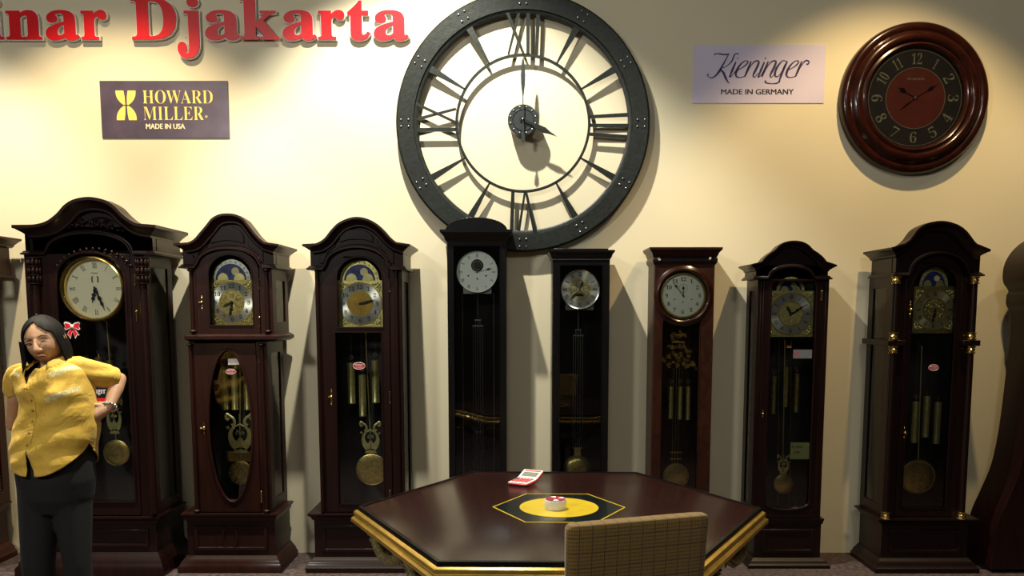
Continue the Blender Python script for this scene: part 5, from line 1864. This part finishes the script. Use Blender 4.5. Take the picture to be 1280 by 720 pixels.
def calculator():
    # front edge seen from (632,604) to (659,607); the display end is kicked up
    fl, fr_ = Vector((-.060, 3.315, TZ)), Vector((.036, 3.272, TZ))
    u = (fr_ - fl).normalized()
    v = Vector((-u.y, u.x, 0))
    v = (v + u * .10).normalized()
    r = thing('calculator', 'red and white desk calculator near the far edge of the table', 'calculator', ((fl + fr_) / 2))
    W, Lc = .095, .150

    def body(s, t, h):
        """s across, t along 0..1"""
        z = .010 + .006 * t + (.026 * max(0, t - .55) / .45)
        return (fl + fr_) / 2 + u * (s * W / 2) + v * (t * Lc) + Vector((0, 0, z + h))
    n = 10
    b = MB()
    R = []
    for i in range(n + 1):
        t = i / n
        w = 1 if 0 < i < n else .93
        R.append([body(-w, t, -.010 * (1 if i else .6)), body(w, t, -.010 * (1 if i else .6)), body(w, t, .0), body(-w, t, .0)])
    b.rings(R); b.build('shell', M['red_plastic'], r, bevel=.003)
    b = MB()
    R = []
    for i in range(n + 1):
        t = .02 + .96 * i / n
        R.append([body(-.95, t, 0), body(.95, t, 0), body(.95, t, .003), body(-.95, t, .003)])
    b.rings(R); b.build('face_plate', M['white_plastic'], r)
    b = MB(); b.add([body(-.75, .66, .0042), body(.75, .66, .0042), body(.75, .86, .0042), body(-.75, .86, .0042)], [(0, 1, 2, 3)]); b.build('display', M['lcd'], r)
    b = MB(); b.add([body(-.8, .90, .0038), body(.8, .90, .0038), body(.8, .95, .0038), body(-.8, .95, .0038)], [(0, 1, 2, 3)]); b.build('solar_strip', M['red_plastic'], r)
    for i in range(5):
        for j in range(4):
            s, t = -.82 + i * .33, .14 + j * .115
            b = MB()
            q = [body(s, t, .003), body(s + .21, t, .003), body(s + .21, t + .06, .003), body(s, t + .06, .003)]
            b.rings([q, [p + Vector((0, 0, .003)) for p in q]])
            b.build('key', M['ink' if i == 0 and j > 1 else 'red_plastic'], r)


calculator()


# ------------------------------------------------------------------ chair
def chair():
    pl, pr = Vector((.120, 2.03, 0)), Vector((.522, 2.155, 0))
    u = (pr - pl).normalized()
    ang = atan2(u.y, u.x)
    c = (pl + pr) / 2
    r = thing('upholstered_chair', 'chair with ochre checked fabric back drawn up to the near side of the table', 'chair', c)
    r.rotation_euler = (0, 0, ang)
    bpy.context.view_layer.update()
    OFF[r.name] = Vector((0, 0, 0))       # parts are built in the chair's own frame; +y points to the table
    W = (pr - pl).length
    # back pad: rounded slab slightly curved
    def slab(b, z0, z1, w0, w1, y0, th, lean, n=18, m=10, round_=.03):
        R = []
        for j in range(m + 1):
            t = j / m
            z = z0 + (z1 - z0) * t
            e = 0
            if t > .93: e = 1
            w = (w0 + (w1 - w0) * t) / 2
            yc = y0 - lean * t
            ring_ = []
            N = 32
            for k in range(N):
                a = 2 * pi * k / N
                cc, ss = cos(a), sin(a)
                xx = w * (abs(cc) ** .22) * (1 if cc >= 0 else -1)
                yy = th / 2 * (abs(ss) ** .5) * (1 if ss >= 0 else -1)
                ring_.append((xx, yc + yy + .03 * (xx / w) ** 2 * (0), z))
            R.append(ring_)
        # rounded top rows
        top = R[-1]
        for q, dz in ((.985, .006), (.955, .011), (.90, .0145), (.6, .0165)):
            f = [( (p[0] * (1 - (1 - q) * .35)), (y0 - lean) + (p[1] - (y0 - lean)) * q, z1 + dz) for p in top]
            R.append(f)
        b.rings(R)
    b = MB(); slab(b, .46, .945, W * .93, W, .03, .052, .035)
    b.build('backrest', M['fabric'], r, angle=60)
    b = MB()
    R = []
    for z, s in ((.40, .97), (.41, 1), (.455, 1), (.468, .985), (.474, .94), (.476, .6)):
        ring_ = []
        for k in range(40):
            a = 2 * pi * k / 40
            cc, ss = cos(a), sin(a)
            ring_.append((.225 * s * abs(cc) ** .25 * (1 if cc > 0 else -1), .29 + .215 * s * abs(ss) ** .25 * (1 if ss > 0 else -1), z))
        R.append(ring_)
    b.rings(R); b.build('seat', M['fabric'], r, angle=60)
    b = MB(); b.box(-.2, .2, .09, .11, .36, .402); b.box(-.2, .2, .46, .48, .36, .402); b.box(-.2, -.18, .1, .47, .36, .402); b.box(.18, .2, .1, .47, .36, .402); b.build('seat_frame', M['leg_wood'], r)
    for sx in (-1, 1):
        for y, back in ((.10, True), (.465, False)):
            b = MB()
            x = sx * .19
            if back: b.rings([[(x - q, y - .05 - q, 0) for q in ()] or [(x - .014, y - .064, 0), (x + .014, y - .064, 0), (x + .014, y - .036, 0), (x - .014, y - .036, 0)],
                              [(x - .019, y - .019, .38), (x + .019, y - .019, .38), (x + .019, y + .019, .38), (x - .019, y + .019, .38)],
                              [(x - .017, y - .065, .60), (x + .017, y - .065, .60), (x + .017, y - .035, .60), (x - .017, y - .035, .60)]])
            else: b.rings([[(x - .013, y - .013, 0), (x + .013, y - .013, 0), (x + .013, y + .013, 0), (x - .013, y + .013, 0)], [(x - .019, y - .019, .401), (x + .019, y - .019, .401), (x + .019, y + .019, .401), (x - .019, y + .019, .401)]])
            b.build('leg', M['leg_wood'], r, bevel=.003)


chair()

# ------------------------------------------------------------------ the woman
def woman():
    Y0 = 3.36
    W = lambda a, q, dy=0.0: P(a, q, Y0 + dy)
    r = thing('person', 'black-haired woman in yellow short-sleeved blouse and dark trousers, hands on hips, looking down', 'person', (X(66, 600, Y0), Y0, 0))
    # head frame
    hc = W(56.5, 427, .0)
    hc.z = 1.395
    HR = Matrix.Rotation(radians(8), 3, 'Z') @ Matrix.Rotation(radians(-11), 3, 'Y') @ Matrix.Rotation(radians(7), 3, 'X')
    H = lambda x, y, z: hc + HR @ Vector((x, y, z))
    b = MB()
    # skull and face
    R = []
    n, m = 40, 30
    for j in range(m + 1):
        ph = -pi / 2 + pi * j / m
        ring_ = []
        for i in range(n):
            th = 2 * pi * i / n
            x, y, z = cos(ph) * cos(th), cos(ph) * sin(th), sin(ph)
            X_, Y_, Z_ = .072 * x, .092 * y, .103 * z
            if z < 0:
                k = (-z)
                X_ *= 1 - .30 * k ** 1.4
                if y < 0: Y_ *= 1 - .06 * k
                else: Y_ *= 1 - .35 * k
            if y < -.2:                       # flatten the face, sink the eyes, full cheeks
                Y_ = Y_ * (1 - .05 * (-y))
                e = math.exp(-(((abs(X_) - .031) / .015) ** 2 + ((Z_ - .012) / .013) ** 2))
                Y_ += .010 * e
                c = math.exp(-(((abs(X_) - .040) / .018) ** 2 + ((Z_ + .025) / .022) ** 2))
                Y_ -= .005 * c
                c = math.exp(-((X_ / .02) ** 2 + ((Z_ + .088) / .016) ** 2))
                Y_ -= .008 * c
                c = math.exp(-((X_ / .035) ** 2 + ((Z_ - .030) / .010) ** 2))
                Y_ -= .003 * c
            ring_.append(H(X_, Y_, Z_))
        R.append(ring_)
    b.rings(R)
    b.capsule([H(0, -.086, .018), H(0, -.097, -.004), H(0, -.104, -.022)], [.007, .010, .0125], 10)
    for s in (-1, 1):
        b.capsule([H(s * .010, -.093, -.025), H(s * .013, -.090, -.024)], [.0085, .0075], 8)
        b.ball(H(s * .073, .005, -.005), .018, 1.0, 1.5, .5)      # ears
    b.capsule([H(-.019, -.086, -.050), H(0, -.094, -.0475), H(.019, -.086, -.050)], [.004, .0075, .004], 8)
    # neck, trunk
    nb = W(66, 462, .03)
    b.capsule([H(0, .022, -.05), nb + Vector((0, 0, .03)), nb + Vector((0, 0, -.02))], [.056, .052, .062], 16)
    b.capsule([W(38, 472, .02), W(66, 466, .03), W(88, 470, .03)], [.036, .050, .036], 16)
    tr_rings = [(462, 46, 84, .07), (472, 28, 100, .09), (490, 32, 104, .098), (510, 36, 106, .09), (535, 32, 108, .10), (560, 28, 106, .11), (590, 30, 106, .11), (610, 36, 100, .09)]
    R = []
    for q, a, c, d in tr_rings:
        p0, p1 = W(a, q), W(c, q)
        cx, hw = (p0.x + p1.x) / 2, (p1.x - p0.x) / 2
        R.append([(cx + hw * cos(2 * pi * k / 32), Y0 + .02 + d * sin(2 * pi * k / 32), p0.z) for k in range(32)])
    b.rings(R)
    # legs and feet inside the trousers
    for s, (hx, kx, ax) in ((-1, (48, 47, 45)), (1, (88, 95, 97))):
        top, kn = W(hx, 600, .02), W(kx, 700, .0)
        an = Vector((W(ax, 700).x, Y0 + .03, .09))
        b.capsule([top, kn, an, Vector((an.x, an.y, .05))], [.078, .048, .034, .032], 14)
        b.capsule([Vector((an.x, an.y + .02, .045)), Vector((an.x + s * .01, an.y - .12, .03))], [.035, .028], 12)
    # arms
    eR, wR, kR = W(149, 474, .17), W(136, 509, .06), W(122, 517, .03)
    b.capsule([W(95, 466, .04), W(122, 468, .09), eR], [.034, .038, .030], 14)
    b.capsule([eR, eR.lerp(wR, .35), wR], [.030, .033, .0215], 14)
    eL, wL, kL = W(15.5, 531, .09), W(30, 534, .165), W(44, 533, .17)
    b.capsule([W(27, 474, .03), W(20, 496, .05), eL], [.034, .034, .027], 14)
    b.capsule([eL, eL.lerp(wL, .4), wL], [.027, .029, .021], 14)
    # hands: palm and five fingers each, resting on the hips
    for wr, kn, side in ((wR, kR, 1), (wL, kL, -1)):
        d = (kn - wr).normalized()
        up = Vector((0, 0, 1)); up = (up - d * up.dot(d)).normalized()
        out = d.cross(up)
        b.capsule([wr, wr + d * .035, wr + d * .065], [.0215, .026, .026], 12)
        for i in range(3):
            b.capsule([wr + d * .02 + up * (-.014 + .014 * i), wr + d * .070 + up * (-.022 + .022 * i)], [.013, .012], 10)
        for i, L in enumerate((.060, .070, .065, .050)):
            o = up * (.030 - .020 * i)
            p0 = wr + d * .072 + o
            dd = (d - up * (.35 - .1 * i) * (1 if side > 0 else .2)).normalized()
            bend = Vector((0, .35, 0)) if side > 0 else Vector((.0, -.15, 0))
            p1 = p0 + dd * L * .45
            d2 = (dd + bend).normalized()
            p2 = p1 + d2 * L * .30
            p3 = p2 + (dd + bend * 2).normalized() * L * .25
            b.capsule([p0, p1, p2, p3], [.0088, .0082, .0076, .0066], 8)
        t0 = wr + d * .018 + up * .02
        b.capsule([t0, t0 + d * .028 + up * .022, t0 + d * .052 + up * .028], [.012, .0095, .008], 8)
    body = b.build('body', M['skin'], r)
    md = body.modifiers.new('union', 'REMESH'); md.mode = 'VOXEL'; md.voxel_size = .0042; md.use_smooth_shade = True
    sm = body.modifiers.new('smooth', 'SMOOTH'); sm.iterations = 4; sm.factor = .5

    # face details
    b = MB()
    for s in (-1, 1):
        b.tube([H(s * .018, -.0835, .006), H(s * .026, -.0855, .0085), H(s * .034, -.083, .0085), H(s * .044, -.075, .005)], [.0012, .0028, .0028, .0012], 6)
    b.build('eye', M['eye'], r, label='downcast dark eyes')
    b = MB()
    for s in (-1, 1):
        b.tube([H(s * .014, -.0905, .028), H(s * .030, -.089, .034), H(s * .048, -.077, .028)], [.0018, .0026, .0012], 6)
    b.build('eyebrow', M['brow'], r)
    b = MB()
    b.tube([H(-.021, -.0865, -.0515), H(-.009, -.0965, -.0475), H(0, -.099, -.0485), H(.009, -.0965, -.0475), H(.021, -.0865, -.0515)], [.001, .0032, .0034, .0032, .001], 8)
    b.tube([H(-.018, -.0865, -.054), H(0, -.097, -.0555), H(.018, -.0865, -.054)], [.001, .0036, .001], 8)
    b.build('lips', M['lips'], r)

    # hair: parted bob, open at the face
    b = MB()
    n, m = 96, 34
    R = []
    part = radians(-105)                     # direction of the parting, around the head
    for j in range(m + 1):
        t = j / m
        ring_ = []
        for i in range(n):
            th = 2 * pi * i / n
            fa = abs((th - 1.5 * pi + pi) % (2 * pi) - pi)       # angle away from the face
            f = min(1, max(0, (fa - radians(52)) / radians(16)))
            f = f * f * (3 - 2 * f)
            side_l = cos(th) < 0
            g = min(1, fa / radians(58))
            zb = .096 - .062 * g ** 1.5 - (.012 if not side_l else 0) * sin(pi * g)
            zend = zb * (1 - f) + (-.128 + (.012 if fa > 2 else 0)) * f
            rx, ry, rz = .082, .100, .116
            dome = 1.0 if zend >= 0 else (pi / 2 * rz) / (pi / 2 * rz - zend)
            if t <= dome or zend >= 0:
                a_ = (pi / 2 - math.asin(max(0, zend) / rz)) * min(1, t / dome)
                ph = pi / 2 - a_
                z = rz * sin(ph)
                rr = max(cos(ph), .001)
            else:
                k = (t - dome) / (1 - dome)
                z = zend * k
                rr = 1.0 + .05 * sin(k * pi) - .06 * k * k
            wv = .0012 * sin(th * 31 + 3 * sin(t * 5)) + .001 * sin(th * 47 + 2) + .003 * noise.noise(Vector((cos(th) * 5, sin(th) * 5, t * 1.5)))
            front = max(0, 1 - fa / radians(50))
            px_ = (rx * rr + wv) * cos(th)
            py_ = (ry * rr + wv) * sin(th) + .004 + front * .004
            ring_.append(H(px_, py_, z - .002))
        R.append(ring_)
    b.rings(R, cap=False)
    hair = b.build('hair', M['hair'], r, angle=80)
    so = hair.modifiers.new('thickness', 'SOLIDIFY'); so.thickness = .008; so.offset = -1
    # loose locks at the left
    b = MB()
    for k in range(9):
        a = radians(200 + k * 4)
        b.tube([H(.088 * cos(a), .10 * sin(a), .02), H(.100 * cos(a), .11 * sin(a), -.06), H(.108 * cos(a) - .004 * k, .12 * sin(a), -.125 - .004 * (k % 3))], [.004, .005, .0015], 6)
    b.build('hair_lock', M['hair'], hair)

    # blouse
    rows = [(449, 50, 76, .060), (452, 44, 86, .078), (456, 32, 95, .092), (461, 22, 102, .102), (468, 17.5, 106, .108), (478, 20, 109, .114), (490, 25, 111.5, .120), (503, 28, 114, .116), (518, 26, 117, .116), (532, 21, 118.5, .122),
            (546, 18.5, 117, .128), (558, 17.5, 115, .132), (575, 18, 114, .134), (592, 19, 113, .134)]

    def prof(q):
        q = max(449, min(591.9, q))
        for i in range(len(rows) - 1):
            if rows[i][0] <= q <= rows[i + 1][0]:
                f = (q - rows[i][0]) / (rows[i + 1][0] - rows[i][0])
                return [rows[i][k] + (rows[i + 1][k] - rows[i][k]) * f for k in (1, 2, 3)]
    nu, nv = 150, 80
    grid = []
    yaw = radians(-13)
    for j in range(nv + 1):
        t = j / nv
        row = []
        for i in range(nu + 1):
            psi = 2 * pi * i / nu                    # 0 at the front opening, growing toward image right
            cf = cos(psi)
            hem = 551 + 38 * abs(cf) ** .75
            q = 449 + (hem - 449) * t
            a, c, d = prof(q)
            p0, p1 = W(a, q), W(c, q)
            cx, hw = (p0.x + p1.x) / 2, (p1.x - p0.x) / 2
            ang = psi - pi / 2 + yaw
            sx, sy = cos(ang), sin(ang)
            x = cx + hw * (abs(sx) ** .92) * (1 if sx > 0 else -1)
            y = Y0 + .015 + d * (abs(sy) ** .85) * (1 if sy > 0 else -1)
            z = p0.z
            pa = min(psi, 2 * pi - psi)
            sgn = 1 if psi < pi else -1
            # bust
            for bx_ in (-.30, .42):
                y -= .020 * math.exp(-(((x - cx) / hw - bx_) / .26) ** 2 - ((q - 487) / 13) ** 2) if sy < 0 else 0
            # folds radiating from the bent elbow side and the waist
            amp = .0055
            y += (amp * noise.noise(Vector((x * 9 + z * 7, z * 22, y * 5))) + .004 * sin((z * 60 - x * 28) + 4 * noise.noise(Vector((x * 5, y * 5, z * 5))))) * (1 if sy < 0 else -1)
            x += .003 * noise.noise(Vector((z * 25, y * 12, 3)))
            # pintucks
            off = (x - (cx + hw * sin(yaw)))
            if sy < 0 and q < 518 and .02 < abs(off) < .085: y += .0022 * sin(abs(off) * 2 * pi / .0125)
            # neck opening
            if q < 479: x += sgn * .030 * (1 - (q - 449) / 30) * math.exp(-(pa / .42) ** 2)
            if q < 458 and cf > 0: z -= .012 * cf
            # skirt of the blouse falls open below the last button
            if q > 556:
                k = (q - 556) / 32
                x += (.036 if sgn > 0 else .002) * k * math.exp(-(pa / .5) ** 2)
            row.append(Vector((x, y, z)))
        grid.append(row)
    b = MB()
    vs = [p for row in grid for p in row]
    fs = [(j * (nu + 1) + i, j * (nu + 1) + i + 1, (j + 1) * (nu + 1) + i + 1, (j + 1) * (nu + 1) + i) for j in range(nv) for i in range(nu)]
    b.add(vs, fs)

    lace_segs = [((76, 497), (107, 484)), ((78, 467), (106, 455)), ((22, 460), (41, 468)), ((24, 491), (37, 499))]
    lw = [3.0, 3.2, 2.8, 3.0]
    segs = [(W(*s[0]), W(*s[1]), w * .0034) for s, w in zip(lace_segs, lw)]

    def lace(c, nrm):
        if c.y > Y0: return 0
        for p, q, w in segs:
            d = Vector((q.x - p.x, q.z - p.z)); e = Vector((c.x - p.x, c.z - p.z))
            t = e.dot(d) / d.length_squared
            if 0 <= t <= 1 and (e - d * t).length < w: return 1
        return 0
    sh = b.build('blouse', None, r, mats=[M['shirt'], M['lace']], matfn=lace, angle=80)
    so = sh.modifiers.new('cloth', 'SOLIDIFY'); so.thickness = .003; so.offset = 1
    # placket, buttons
    b = MB()
    for s0, s1, ii in ((int(nv * .22), int(nv * .76), 2),):
        L = [grid[j][nu - ii] + Vector((0, -.005, 0)) for j in range(s0, s1)]
        Rr = [grid[j][ii] + Vector((0, -.005, 0)) for j in range(s0, s1)]
        N = len(L)
        b.add(L + Rr, [(i, i + 1, i + 1 + N, i + N) for i in range(N - 1)])
    pk = b.build('placket', M['shirt'], sh)
    b = MB()
    for k in range(6):
        j = int(nv * (.24 + .098 * k))
        p = (grid[j][0] + grid[j][nu]) / 2
        b.lathe([(.0003, -.010), (.0045, -.010), (.0045, -.0065), (.0003, -.0065)], p, 'y', 14)
    b.build('button', M['button'], sh)
    # collar
    b = MB()
    for s in (-1, 1):
        inner, outer = [], []
        for k in range(9):
            i = k * 9
            g = grid[int(1 + 1.2 * 0)][i if s > 0 else nu - i]
            c = Vector((grid[1][nu // 4].x / 2 + grid[1][3 * nu // 4].x / 2, Y0 + .02, g.z))
            out_ = Vector((g.x - c.x, g.y - c.y, 0)).normalized()
            drop = .052 if k == 0 else .040 - .002 * k
            inner.append(g + Vector((0, 0, .006 + .012 * min(1, k / 3))) + out_ * .000)
            outer.append(g + out_ * (.030 if k else .012) + Vector((s * (.012 if k == 0 else 0), -.012 if k < 2 else 0, -drop * .55)))
        N = 9
        b.add(inner + outer, [(i, i + 1, i + 1 + N, i + N) for i in range(N - 1)])
    cl = b.build('collar', M['shirt'], sh, angle=80)
    so = cl.modifiers.new('cloth', 'SOLIDIFY'); so.thickness = .003; so.offset = 0
    # sleeves
    def sleeve(path, rs, rz, seed):
        b = MB()
        c = catmull(path, 7)
        N = len(c)
        R = []
        m_ = len(rs) - 1
        prev = None
        for i, p in enumerate(c):
            t = (c[min(i + 1, N - 1)] - c[max(i - 1, 0)]).normalized()
            ref = prev or Vector((0, 1, 0))
            a = (ref - t * ref.dot(t)).normalized(); d = t.cross(a); prev = a
            f = i / (N - 1) * m_; j = min(int(f), m_ - 1)
            rad = rs[j] + (rs[j + 1] - rs[j]) * (f - j)
            ring_ = []
            for k in range(40):
                th = 2 * pi * k / 40
                w = 1 + .07 * sin(th * 5 + i * .25 + seed) + .10 * noise.noise(Vector((cos(th) * 2, sin(th) * 2, i * .2 + seed)))
                if i >= N - 4: w = 1 + .02 * sin(th * 5)
                ring_.append(p + (a * cos(th) + d * sin(th)) * rad * w)
            R.append(ring_)
        b.rings(R, cap=False)
        s = b.build('sleeve', M['shirt'], sh, angle=80)
        so = s.modifiers.new('cloth', 'SOLIDIFY'); so.thickness = .004; so.offset = 1
    sleeve([W(82, 463, .02), W(98, 463, .04), W(122, 468, .09), W(143, 473, .15)], [.046, .058, .050, .044], 1, 1)
    sleeve([W(34, 466, .02), W(24, 469, .02), W(19, 480, .03), W(17.5, 490, .05)], [.038, .044, .040, .037], 1, 5)
    # trousers
    b = MB()
    for s, (hx, kx, ax, w0, w1) in ((-1, (49, 48, 46, .096, .066)), (1, (87, 97, 99, .096, .056))):
        hp = W(hx, 592, .02)
        kn = W(kx, 705, .0)
        bt = Vector((W(ax, 705).x, Y0 + .03, .035))
        rr = [w0, w0 * .92, w1, w1 * .95, w1 * 1.0]
        b.tube([hp + Vector((0, 0, .05)), hp - Vector((0, 0, .06)), kn, kn.lerp(bt, .5), bt], rr, 24)
    R = []
    for q, a, c, d in ((553, 32, 107, .112), (575, 26, 112, .125), (600, 24, 114, .125), (622, 28, 112, .115), (640, 36, 108, .08)):
        p0, p1 = W(a, q), W(c, q)
        cx, hw = (p0.x + p1.x) / 2, (p1.x - p0.x) / 2
        R.append([(cx + hw * cos(2 * pi * k / 36), Y0 + .02 + d * sin(2 * pi * k / 36), p0.z) for k in range(36)])
    b.rings(R)
    tr = b.build('trousers', M['trousers'], r)
    md = tr.modifiers.new('union', 'REMESH'); md.mode = 'VOXEL'; md.voxel_size = .007; md.use_smooth_shade = True
    sm = tr.modifiers.new('smooth', 'SMOOTH'); sm.iterations = 5
    for ax in (46, 99):
        x = W(ax, 705).x
        b = MB()
        R = []
        for y, w, h in ((.10, .015, .03), (.09, .030, .055), (.04, .038, .085), (-.02, .038, .075), (-.09, .045, .05), (-.14, .040, .038), (-.165, .022, .024)):
            R.append([(x + w * cos(a), Y0 + y, max(0, h / 2 + h / 2 * sin(a) * 1.0)) for a in [2 * pi * k / 20 for k in range(20)]])
        b.rings(R); b.build('shoe', M['shoe'], r)
    # bracelet
    d = (wR - eR).normalized()
    c0 = wR - d * .004
    a = (Vector((0, 1, 0)) - d * d.y).normalized(); e = d.cross(a)
    b = MB()
    for k in range(14):
        t = 2 * pi * k / 14
        p = c0 + (a * cos(t) + e * sin(t)) * .0285
        b.ball(p, .0075, 1, 1, n=6)
    b.build('bracelet', M['chrome'], r, label='silver linked bracelet')


woman()
